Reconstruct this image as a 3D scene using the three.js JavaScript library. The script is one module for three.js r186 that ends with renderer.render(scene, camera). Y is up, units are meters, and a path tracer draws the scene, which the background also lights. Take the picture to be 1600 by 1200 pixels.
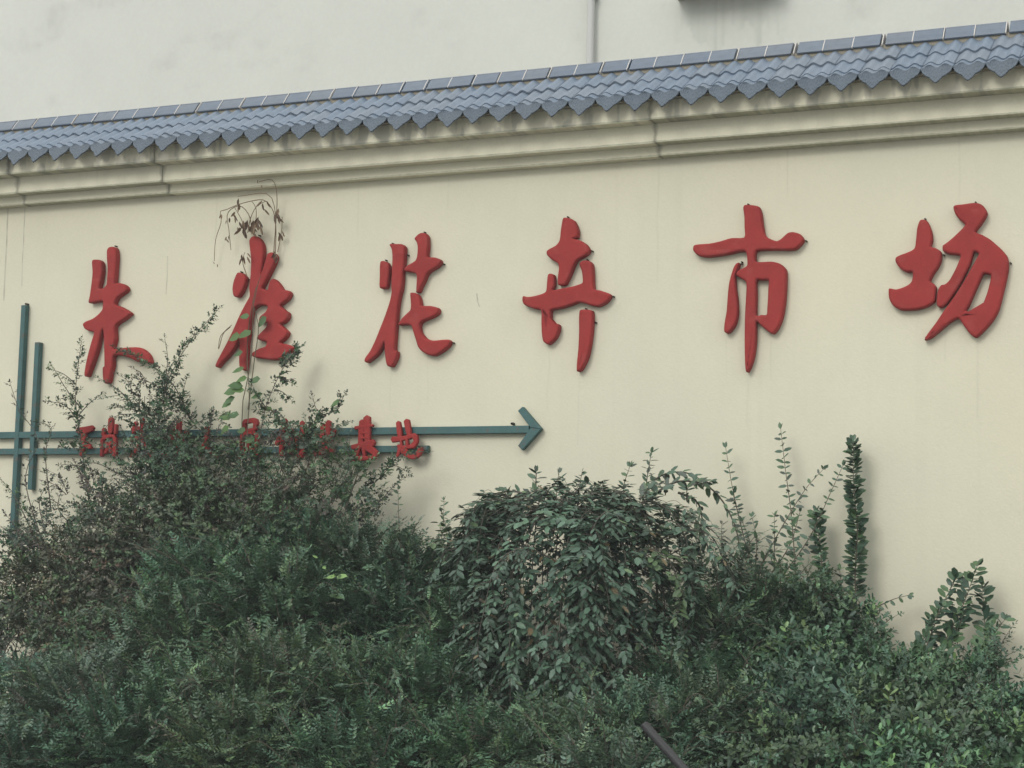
import * as THREE from 'three';
import { mergeGeometries } from 'three/addons/utils/BufferGeometryUtils.js';

// ---------------------------------------------------------------- camera, sky, sun, exposure
// The boundary wall's face is the plane z = 0, x runs along it, y is up, metres.
const scene = new THREE.Scene();
const camera = new THREE.PerspectiveCamera(25.0576, 1024 / 768, 0.1, 400);
camera.position.set(4.8334, 1.6, 11.2093);
camera.up.set(0.0207, 0.9944, 0.1036);
camera.lookAt(4.8334 - 0.3938 * 10, 1.6 + 0.1033 * 10, 11.2093 - 0.9134 * 10);

function skyTexture() {                                    // even overcast, brighter overhead
  const w = 256, h = 128, d = new Float32Array(w * h * 4);
  for (let j = 0; j < h; j++) {
    const el = Math.sin(((j + 0.5) / h - 0.5) * Math.PI);
    for (let i = 0; i < w; i++) {
      const s = Math.max(el, 0), L = el > 0 ? 0.50 + 0.50 * (1 + 2 * s) / 3 : 0.30;
      const k = (j * w + i) * 4;
      d[k] = L * 0.975; d[k + 1] = L * 1.0; d[k + 2] = L * 1.01; d[k + 3] = 1;
    }
  }
  const t = new THREE.DataTexture(d, w, h, THREE.RGBAFormat, THREE.FloatType);
  t.mapping = THREE.EquirectangularReflectionMapping; t.minFilter = t.magFilter = THREE.LinearFilter; t.needsUpdate = true;
  return t;
}
const sky = skyTexture();
scene.background = sky; scene.environment = sky;
const sun = new THREE.DirectionalLight(new THREE.Color(1, 0.975, 0.93), 0.92);
sun.position.set(-3, 10, 12); sun.target.position.set(0, 2, 0);
sun.castShadow = true; sun.shadow.radius = 45; sun.shadow.mapSize.set(2048, 2048);
Object.assign(sun.shadow.camera, { left: -10, right: 10, top: 10, bottom: -10, near: 0.5, far: 40 });
scene.add(sun, sun.target);
const renderer = new THREE.WebGLRenderer({ antialias: true });
renderer.toneMapping = THREE.LinearToneMapping;
renderer.toneMappingExposure = 1.62;
renderer.shadowMap.enabled = true;
scene.fog = new THREE.FogExp2(new THREE.Color(0.80, 0.86, 0.86), 0.0024);   // smoggy air

// ---------------------------------------------------------------- helpers
function rng(seed) { let a = seed >>> 0; return () => { a = (a + 0x6D2B79F5) | 0; let t = Math.imul(a ^ (a >>> 15), 1 | a); t = (t + Math.imul(t ^ (t >>> 7), 61 | t)) ^ t; return ((t ^ (t >>> 14)) >>> 0) / 4294967296; }; }
const R = rng(20240611);
const rr = (a, b) => a + (b - a) * R();
const V = (a) => new THREE.Vector3(a[0], a[1], a[2]);
const taken = {};
function numbered(n) { const k = (taken[n] = (taken[n] ?? -1) + 1); return k ? n + '_' + String(k).padStart(3, '0') : n; }
function mesh(name, geo, mat, parent) { const m = new THREE.Mesh(geo, mat); m.name = name; m.castShadow = m.receiveShadow = true; parent.add(m); return m; }
function thing(name, label, category, group, pos = [0, 0, 0]) {
  const o = new THREE.Group(); o.name = numbered(name); o.position.set(...pos); o.userData = { label, category };
  if (group) o.userData.group = group; scene.add(o); return o;
}
function structure(name, geo, mat, label) { const m = mesh(name, geo, mat, scene); m.userData = { kind: 'structure', label, category: name.replace('_', ' ') }; return m; }
const lin = (r, g, b) => new THREE.Color().setRGB(r, g, b);
const std = (c, rough, extra = {}) => new THREE.MeshStandardMaterial({ color: c, roughness: rough, ...extra });

// value noise for textures
function noise2(seed) {
  const p = new Float32Array(4096), r = rng(seed); for (let i = 0; i < 4096; i++) p[i] = r();
  const at = (x, y) => p[((x & 63) + ((y & 63) << 6))];
  const n = (x, y) => { const xi = Math.floor(x), yi = Math.floor(y), fx = x - xi, fy = y - yi, u = fx * fx * (3 - 2 * fx), v = fy * fy * (3 - 2 * fy);
    return (at(xi, yi) * (1 - u) + at(xi + 1, yi) * u) * (1 - v) + (at(xi, yi + 1) * (1 - u) + at(xi + 1, yi + 1) * u) * v; };
  return { n, fbm: (x, y, o = 4) => { let s = 0, a = 0.5, f = 1, t = 0; for (let i = 0; i < o; i++) { s += a * n(x * f + i * 17.3, y * f + i * 9.1); t += a; a *= 0.5; f *= 2; } return s / t; } };
}
// colour texture painted pixel by pixel: fn(u, v) -> linear rgb, v up
function texture(w, h, fn, srgb = true) {
  const d = new Uint8Array(w * h * 4), enc = (x) => { x = Math.min(1, Math.max(0, x)); return srgb ? (x <= 0.0031308 ? 12.92 * x : 1.055 * x ** (1 / 2.4) - 0.055) : x; };
  for (let j = 0; j < h; j++) for (let i = 0; i < w; i++) { const c = fn((i + 0.5) / w, (j + 0.5) / h), k = (j * w + i) * 4; d[k] = enc(c[0]) * 255; d[k + 1] = enc(c[1]) * 255; d[k + 2] = enc(c[2]) * 255; d[k + 3] = 255; }
  const t = new THREE.DataTexture(d, w, h); if (srgb) t.colorSpace = THREE.SRGBColorSpace; t.wrapS = t.wrapT = THREE.RepeatWrapping;
  t.magFilter = THREE.LinearFilter; t.minFilter = THREE.LinearMipmapLinearFilter; t.generateMipmaps = true; t.needsUpdate = true; return t;
}
// uv in metres from position: u = (x - x0) / w, v = (y - y0) / h
function planarUV(geo, x0, y0, w, h, ax = 0, ay = 1) { const p = geo.attributes.position, uv = new Float32Array(p.count * 2); for (let i = 0; i < p.count; i++) { const c = [p.getX(i), p.getY(i), p.getZ(i)]; uv[2 * i] = (c[ax] - x0) / w; uv[2 * i + 1] = (c[ay] - y0) / h; } geo.setAttribute('uv', new THREE.BufferAttribute(uv, 2)); return geo; }
function box(x0, x1, y0, y1, z0, z1) { const g = new THREE.BoxGeometry(x1 - x0, y1 - y0, z1 - z0); g.translate((x0 + x1) / 2, (y0 + y1) / 2, (z0 + z1) / 2); return g; }
// prism: closed profile in (z, y), extruded along x
function prismX(profile, x0, x1, bevel = 0) {
  const s = new THREE.Shape(profile.map(([z, y]) => new THREE.Vector2(-z, y)));
  const g = new THREE.ExtrudeGeometry(s, { depth: x1 - x0 - 2 * bevel, bevelEnabled: bevel > 0, bevelSize: bevel, bevelThickness: bevel, bevelOffset: -bevel, bevelSegments: 1, curveSegments: 4 });
  g.rotateY(Math.PI / 2); g.translate(x0 + bevel, 0, 0); return g;
}
// tapered tube through points
function tube(points, r0, r1, sides = 5, steps = 0) {
  const c = new THREE.CatmullRomCurve3(points.map((p) => (p.isVector3 ? p : V(p)))), n = steps || Math.max(3, (points.length - 1) * 4), g = new THREE.TubeGeometry(c, n, 1, sides, false);
  const p = g.attributes.position, q = new THREE.Vector3();
  for (let i = 0; i <= n; i++) { const o = c.getPointAt(i / n), r = r0 + (r1 - r0) * i / n; for (let j = 0; j <= sides; j++) { const k = i * (sides + 1) + j; q.fromBufferAttribute(p, k).sub(o).multiplyScalar(r).add(o); p.setXYZ(k, q.x, q.y, q.z); } }
  return g;
}

// ---------------------------------------------------------------- ground
const N1 = noise2(11), N2 = noise2(23), N3 = noise2(37);
{
  const paveMap = texture(512, 512, (u, v) => { const a = 0.18 + 0.05 * (N1.fbm(u * 16, v * 16) - 0.5) + 0.05 * (N2.n(u * 190, v * 190) - 0.5); return [a, a * 0.98, a * 0.94]; });
  const g = planarUV(box(-200, 200, -0.3, 0, -200, 200), 0, 0, 3, 3, 0, 2);
  structure('ground', g, std(0xffffff, 0.92, { map: paveMap }), 'grey paved ground reaching past the planting bed');
  const soilMap = texture(512, 512, (u, v) => { const a = 0.6 + 0.8 * N2.fbm(u * 30, v * 30); return [0.075 * a, 0.058 * a, 0.042 * a]; });
  structure('planting_bed', planarUV(box(-8, 7, 0.004, 0.06, 0.004, 3.1), 0, 0, 1.5, 1.5, 0, 2), std(0xffffff, 1, { map: soilMap }), 'dark soil bed along the foot of the cream wall');
}

// ---------------------------------------------------------------- building behind
{
  const b = thing('rendered_building', 'tall pale grey rendered building rising behind the tiled wall', 'building');
  const bx0 = -14, bx1 = 12, by1 = 13;
  const stain = [0.117, 7.241, -5.000], sx = stain[0], sy = stain[1];
  const map = texture(1024, 512, (u, v) => {
    const x = bx0 + u * (bx1 - bx0), y = v * by1;
    let t = 1 + 0.09 * (N1.fbm(x * 0.5, y * 0.5, 5) - 0.5) + 0.05 * (N2.fbm(x * 3, y * 2.2, 3) - 0.5) + 0.05 * (N3.n(x * 60, y * 60) - 0.5);
    const sm = Math.max(0, N2.fbm(x * 2.1 + 30, y * 3.6, 5) - 0.60) * 0.45 * (0.4 + 0.9 * N3.n(x * 22, y * 9)); t -= sm;                       // grey weather smudges
    let r = 0.548 * t, g = 0.555 * t, bl = 0.505 * t;
    const dx = Math.abs(x - sx), run = sy + 0.15 - y;                                                      // rain streaks that run down under the ledge
    if (dx < 0.62 && run > 0 && run < 1.1) { const k = N1.n(x * 34, y * 0.6), kk = N3.n(x * 11, y * 0.9 + 5), len = 0.12 + 0.8 * N2.n(x * 17, 3); if (run < len) { const a = 0.15 * k * (0.5 + kk) * Math.min(1, (0.62 - dx) * 5); r *= 1 - a; g *= 1 - a * 0.9; bl *= 1 - a; } }
    return [r, g, bl];
  });
  const wg = planarUV(box(bx0, bx1, 0, by1, -11, -5), bx0, 0, bx1 - bx0, by1);
  mesh('wall', wg, std(0xffffff, 0.93, { map }), b);
  const pp = [-1.333, 7.042, -4.930];
  const pipeMat = std(lin(0.50, 0.50, 0.48), 0.8, { map: texture(64, 512, (u, v) => { const a = 0.95 + 0.22 * (N2.fbm(u * 6, v * 60, 3) - 0.5); return [a, a, a]; }) });
  const pipe = mesh('drainpipe', tube([[pp[0], 0, -4.93], [pp[0], 6, -4.93], [pp[0], 12.8, -4.93]], 0.037, 0.037, 16, 12), pipeMat, b);
  for (const y of [2.2, 4.3, 7.4, 9.8]) mesh('bracket', box(pp[0] - 0.055, pp[0] + 0.055, y, y + 0.03, -4.995, -4.885), pipeMat, pipe);
  // concrete ledge with an outdoor unit above the frame's top edge; only its underside edge shows
  const la = [-0.417, 7.285, -4.996], lb = [0.652, 7.167, -4.996];
  mesh('ledge', box(la[0], lb[0], lb[1] + 0.125, lb[1] + 0.2, -4.996, -4.66), std(lin(0.33, 0.33, 0.31), 0.95), b);
  const bo = [0.516, 7.152, -4.900];
  mesh('bolt', tube([[bo[0], lb[1] + 0.1, -4.96], [bo[0], lb[1] + 0.03, -4.96]], 0.022, 0.018, 8, 3), std(lin(0.06, 0.06, 0.06), 0.7), b);
}

// ---------------------------------------------------------------- boundary wall with tiled cap
const WX0 = -6.4, WX1 = 5.2;                                // run of the wall
const wall = thing('boundary_wall', 'cream rendered wall with stepped cornice and blue grey tiled cap', 'wall');
const plasterBump = texture(512, 512, (u, v) => { const a = 0.5 + 0.5 * (N2.n(u * 64, v * 64) - 0.5) + 0.5 * (N3.n(u * 128, v * 128) - 0.5); return [a, a, a]; }, false);
const CREAM = [0.605, 0.575, 0.442];
{
  const H = 4.6, crack = [[[-4.379, 4.409, 0.000], [-4.370, 3.762, 0.000], 0.004], [[-4.549, 4.420, 0.000], [-4.545, 3.648, 0.000], 0.006], [[-2.964, 3.939, 0.000], [-2.960, 3.635, 0.000], 0.0035], [[-0.292, 3.529, 0.000], [-0.283, 3.477, 0.000], 0.004], [[-0.285, 3.477, 0.000], [-0.266, 3.430, 0.000], 0.003]];
  const drips = [[[0.510, 2.925, 0.000], 0.5, 0.010], [[1.728, 2.897, 0.000], 0.35, 0.008], [[0.279, 3.112, 0.000], 0.45, 0.008], [[3.029, 3.252, 0.000], 0.3, 0.009], [[3.225, 3.080, 0.000], 0.5, 0.010], [[-0.963, 2.997, 0.000], 0.3, 0.008], [[-0.663, 3.083, 0.000], 0.35, 0.007], [[1.880, 3.152, 0.000], 0.3, 0.008], [[1.575, 3.175, 0.000], 0.3, 0.006], [[-2.532, 4.548, 0.000], 0.5, 0.012], [[-0.548, 4.473, 0.000], 0.3, 0.009], [[1.076, 4.443, 0.000], 0.9, 0.012], [[1.982, 4.442, 0.000], 0.35, 0.010], [[3.124, 4.422, 0.000], 0.5, 0.010], [[-1.288, 4.413, 0.000], 0.4, 0.010]];
  const map = texture(2048, 1024, (u, v) => {
    const x = WX0 + u * (WX1 - WX0), y = v * H;
    let t = 1 + 0.085 * (N1.fbm(x * 0.7, y * 0.7, 5) - 0.5) + 0.05 * (N2.fbm(x * 4, y * 3, 3) - 0.5) + 0.045 * (N3.n(x * 110, y * 110) - 0.5);
    const run = N1.n(x * 26 + 3, y * 0.35), run2 = N2.n(x * 8, y * 0.25 + 7);                              // faint rain runs
    t -= 0.07 * Math.max(0, run - 0.55) * run2;
    let warm = 0.03 * (N3.fbm(x * 1.1 + 5, y * 1.1, 3) - 0.5);
    let c = [CREAM[0] * (t + warm), CREAM[1] * t, CREAM[2] * (t - warm)];
    for (const [a, len, w] of drips) { const run = a[1] - y; if (run > 0 && run < len) { const d = Math.abs(x - a[0] - 0.02 * (N1.n(y * 5, a[0] * 7) - 0.5)); if (d < w) { const k = 0.09 * (1 - d / w) * (0.35 + 0.65 * N3.n(x * 160, y * 7)); c = [c[0] * (1 - k), c[1] * (1 - k), c[2] * (1 - k)]; } } }
    for (const [a, b, w] of crack) if (y < a[1] && y > b[1]) { const cx = a[0] + (b[0] - a[0]) * (a[1] - y) / (a[1] - b[1]) + 0.006 * (N1.n(y * 9, a[0] * 3) - 0.5); const d = Math.abs(x - cx); if (d < w * 1.6) { const k = w > 0.0035 ? 0.55 : 0.6; c = c.map((q) => q * (1 - k * (1 - d / (w * 1.6)) * (0.45 + 0.55 * N2.n(y * 14, 2)))); } }
    return c;
  });
  const g = planarUV(box(WX0, WX1, 0.0, H, -0.3, 0), WX0, 0, WX1 - WX0, H);
  const bump = plasterBump.clone(); bump.repeat.set(12, 5); bump.needsUpdate = true;
  mesh('wall_body', g, std(0xffffff, 0.9, { map, bumpMap: bump, bumpScale: 0.0007 }), wall);
}
// cornice: three courses stepping outward, each cast in lengths with narrow joints
const CORN = [[4.4165, 4.497, 0.085], [4.488, 4.63, 0.18], [4.6195, 4.752, 0.295]];
{
  const jx = [[-4.317, 4.428, 0.150][0], [-2.919, 4.492, 0.150][0], [1.106, 4.501, 0.150][0]];
  const cuts = [WX0, jx[0], jx[1], jx[2], WX1];
  CORN.forEach(([y0, y1, d], ci) => {
    const span = y1 - y0;
    const map = texture(2048, 128, (u, v) => {
      const x = WX0 + u * (WX1 - WX0), y = y0 + v * span;
      let t = 1 + 0.10 * (N1.fbm(x * 2.4 + ci * 9, y * 6, 4) - 0.5) + 0.05 * (N3.n(x * 90, y * 90) - 0.5);
      const grime = Math.max(0, N2.fbm(x * 3.1 + ci * 31, y * 2.5, 4) - 0.5) * (ci === 2 ? 0.4 : 0.25); t -= grime;
      const run = N1.n(x * 30 + ci * 7, y * 1.2), run2 = N3.n(x * 2.3 + ci * 13, 1); t -= 0.22 * Math.max(0, run - 0.6) * Math.max(0, run2 - 0.35) * 2;
      let c = [CREAM[0] * t * 1.10, CREAM[1] * t * 1.10, CREAM[2] * t * 1.10];
      const edge = (v - 0.02) * span + 0.005 * (N2.fbm(x * 22, ci * 5, 3) - 0.5);                         // ragged algae along the drip edge, underside shade painted into the same dark band
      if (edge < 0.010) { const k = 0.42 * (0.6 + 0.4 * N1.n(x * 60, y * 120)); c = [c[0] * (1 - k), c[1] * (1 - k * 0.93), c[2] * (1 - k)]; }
      for (const q of jx) { const e = Math.abs(x - q + 0.012 * (N1.n(y * 40, q) - 0.5)); const w = 0.024 * (0.5 + N2.n(y * 25, q + 3)); if (e < w) { const k = 0.38 * (1 - e / w) + 0.08; c = c.map((z) => z * (1 - k)); } }   // damp stain at the joints
      if (ci === 2) {                                                                                     // rain marks with their own ragged outline
        const m = N2.fbm(x * 9 + 4, y * 7, 4) * 0.7 + N1.n(x * 40, y * 4) * 0.3; if (m > 0.53) { const k = Math.min(0.26, (m - 0.53) * 2.6); c = [c[0] * (1 - k), c[1] * (1 - k), c[2] * (1 - k * 0.85)]; }
        const w = N3.fbm(x * 14 + 8, y * 5, 3); if (w > 0.68) c = c.map((z) => z * 1.12);
      }
      return c;
    });
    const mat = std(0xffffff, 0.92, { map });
    for (let s = 0; s < 4; s++) {
      const gap = 0.0006, x0 = cuts[s] + (s ? gap : 0), x1 = cuts[s + 1] - (s < 3 ? gap : 0), off = [0, 0.003, -0.002, 0.004][s];
      const g = prismX([[d + off, y0 + off * 0.5], [d + off, y1], [-0.3 - d, y1], [-0.3 - d, y0 + off * 0.5]], x0, x1, 0.002);
      planarUV(g, WX0, y0, WX1 - WX0, span);
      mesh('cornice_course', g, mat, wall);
    }
  });
}
// tiled cap
{
  const TH = Math.atan(0.682), dirU = [Math.sin(TH), Math.cos(TH)];    // up-slope: (dy, -dz)
  const bedMat = std(lin(0.24, 0.215, 0.165), 1);
  const roof = mesh('tiled_cap', prismX([[0.365, 4.745], [0.295, 4.748], [0.295, 4.752], [-0.595, 4.752], [-0.595, 4.748], [-0.665, 4.745], [-0.235, 5.055], [-0.235, 5.098], [-0.066, 5.098], [-0.062, 5.040]].reverse(), WX0, WX1), bedMat, wall);
  const tileTone = (seed, base) => texture(256, 256, (u, v) => { const a = 1 + 0.22 * (N1.fbm(u * 6 + seed, v * 6, 4) - 0.5) + 0.12 * (N3.n(u * 60 + seed, v * 60) - 0.5); const w = 0.03 * (N2.fbm(u * 5, v * 5 + seed, 3) - 0.5); return [base[0] * (a + w), base[1] * a, base[2] * (a - w)]; });
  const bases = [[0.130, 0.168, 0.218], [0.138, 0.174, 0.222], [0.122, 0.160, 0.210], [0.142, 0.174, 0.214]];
  const tileMats = bases.map((b, i) => new THREE.MeshPhysicalMaterial({ color: 0xffffff, map: tileTone(51 + i, b), roughness: 0.52, clearcoat: 0.15, clearcoatRoughness: 0.4 }));
  const dripBump = texture(256, 128, (u, v) => { const x = (u - 0.5) * 2, y = v; const d1 = Math.hypot((Math.abs(x) - 0.45) * 1.0, (y - 0.72) * 0.9), d2 = Math.hypot(x, (y - 0.35) * 0.8); const a = 0.5 + 0.25 * Math.sin(d1 * 46) + 0.25 * Math.sin(d2 * 40); return [a, a, a]; }, false);
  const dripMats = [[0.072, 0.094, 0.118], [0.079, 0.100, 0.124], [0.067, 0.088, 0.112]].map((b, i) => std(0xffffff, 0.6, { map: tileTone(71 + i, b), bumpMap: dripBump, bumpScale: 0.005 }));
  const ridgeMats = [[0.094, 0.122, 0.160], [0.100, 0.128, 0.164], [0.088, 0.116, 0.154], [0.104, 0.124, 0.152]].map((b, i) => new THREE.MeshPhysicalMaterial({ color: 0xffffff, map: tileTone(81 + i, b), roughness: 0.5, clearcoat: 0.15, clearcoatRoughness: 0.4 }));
  const mortar = std(lin(0.52, 0.49, 0.45), 0.95);
  const A = 0.0115, wave = (x) => -A * Math.cos(2 * Math.PI * x / 0.1);
  function tileGeo(len, th, lift) {                          // two rolls wide, local: x across, y up from slope plane, z down-slope (0 = lower edge)
    const n = 16, pos = [], idx = [], uv = [];
    const row = (z, dy) => { for (let i = 0; i <= n; i++) { const x = -0.099 + 0.198 * i / n; pos.push(x, wave(x) + dy, z); uv.push(i / n, -z * 4); } };
    row(0, lift); row(-len, 0.0); row(0, lift - th); row(-len, -th); row(0, lift); row(0, lift - th);
    const q = (a, b, c, d) => idx.push(a, b, c, a, c, d), m = n + 1;
    for (let i = 0; i < n; i++) { q(i, i + 1, m + i + 1, m + i); q(2 * m + i, 3 * m + i, 3 * m + i + 1, 2 * m + i + 1); q(4 * m + i, 5 * m + i, 5 * m + i + 1, 4 * m + i + 1); q(m + i, m + i + 1, 3 * m + i + 1, 3 * m + i); }
    q(0, m, 3 * m, 2 * m); q(n, 2 * m + n, 3 * m + n, m + n);
    let g = new THREE.BufferGeometry(); g.setAttribute('position', new THREE.Float32BufferAttribute(pos, 3)); g.setAttribute('uv', new THREE.Float32BufferAttribute(uv, 2)); g.setIndex(idx);
    g.computeVertexNormals(); return g;
  }
  const courses = [[0.370, 0.123], [0.314, 0.260], [0.136, 0.290]];
  const geos = courses.map(([, l]) => tileGeo(l, 0.012, 0.015));
  // drip plate: heart-shaped, leaning outward
  const ds = new THREE.Shape();
  const N = 12; for (let i = 0; i <= N; i++) { const x = -0.0985 + 0.197 * i / N; i ? ds.lineTo(x, wave(x)) : ds.moveTo(x, wave(x)); }
  ds.lineTo(0.0985, -0.018); ds.bezierCurveTo(0.092, -0.050, 0.068, -0.074, 0.046, -0.084); ds.bezierCurveTo(0.034, -0.091, 0.022, -0.125, 0, -0.134);
  ds.bezierCurveTo(-0.022, -0.125, -0.034, -0.091, -0.046, -0.084); ds.bezierCurveTo(-0.068, -0.074, -0.092, -0.050, -0.0985, -0.018);
  const dripGeo = new THREE.ExtrudeGeometry(ds, { depth: 0.008, bevelEnabled: true, bevelSize: 0.002, bevelThickness: 0.002, bevelOffset: -0.002, bevelSegments: 1, curveSegments: 5 });
  dripGeo.scale(1, 1.06, 1); planarUV(dripGeo, -0.1, -0.146, 0.2, 0.163); dripGeo.rotateX(-0.46);
  const k0 = Math.ceil((WX0 + 0.1 - 0.25) / 0.2), k1 = Math.floor((WX1 - 0.1 - 0.25) / 0.2);
  const pick = (arr) => arr[Math.floor(R() * arr.length)];
  for (let k = k0; k <= k1; k++) {
    const x = 0.242 + 0.2 * k;
    courses.forEach(([z], ci) => {
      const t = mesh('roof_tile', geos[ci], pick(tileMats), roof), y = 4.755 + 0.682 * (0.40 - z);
      t.position.set(x + rr(-0.0008, 0.0008), y + rr(-0.002, 0.002), z + rr(-0.003, 0.003)); t.rotation.set(TH, 0, rr(-0.012, 0.012));
    });
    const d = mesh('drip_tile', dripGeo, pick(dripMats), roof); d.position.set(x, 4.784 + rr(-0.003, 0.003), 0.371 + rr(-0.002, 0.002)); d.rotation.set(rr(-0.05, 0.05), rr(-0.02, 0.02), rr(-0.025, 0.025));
  }
  // far slope, mostly out of sight: three plain courses of the same tile
  // ridge tiles: arched, flanged at the foot
  const half = [[-0.052, 5.088], [-0.047, 5.094], [-0.049, 5.103], [-0.058, 5.106], [-0.082, 5.140], [-0.108, 5.170], [-0.118, 5.178], [-0.120, 5.187], [-0.132, 5.193]];
  const prof = [...half, ...half.slice().reverse().map(([z, y]) => [-0.30 - z, y])];
  const rg = prismX(prof.slice().reverse(), -0.0972, 0.0972, 0.002); planarUV(rg, -0.1, 5, 0.25, 0.25);
  const mg = prismX(prof.map(([z, y]) => [-0.15 + (z + 0.15) * 1.02, 5.08 + (y - 5.08) * 1.02]).reverse(), -0.0030, 0.0030);
  for (let k = Math.ceil((WX0 - 0.01) / 0.2); k <= Math.floor((WX1 - 0.21) / 0.2); k++) {
    const x = 0.11 + 0.2 * k, t = mesh('ridge_tile', rg, pick(ridgeMats), roof); t.position.set(x, rr(-0.0012, 0.0012), rr(-0.001, 0.001)); t.rotation.z = rr(-0.004, 0.004);
    mesh('mortar_joint', mg, mortar, roof).position.set(x - 0.1, 0, 0.0005);
  }
}

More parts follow.
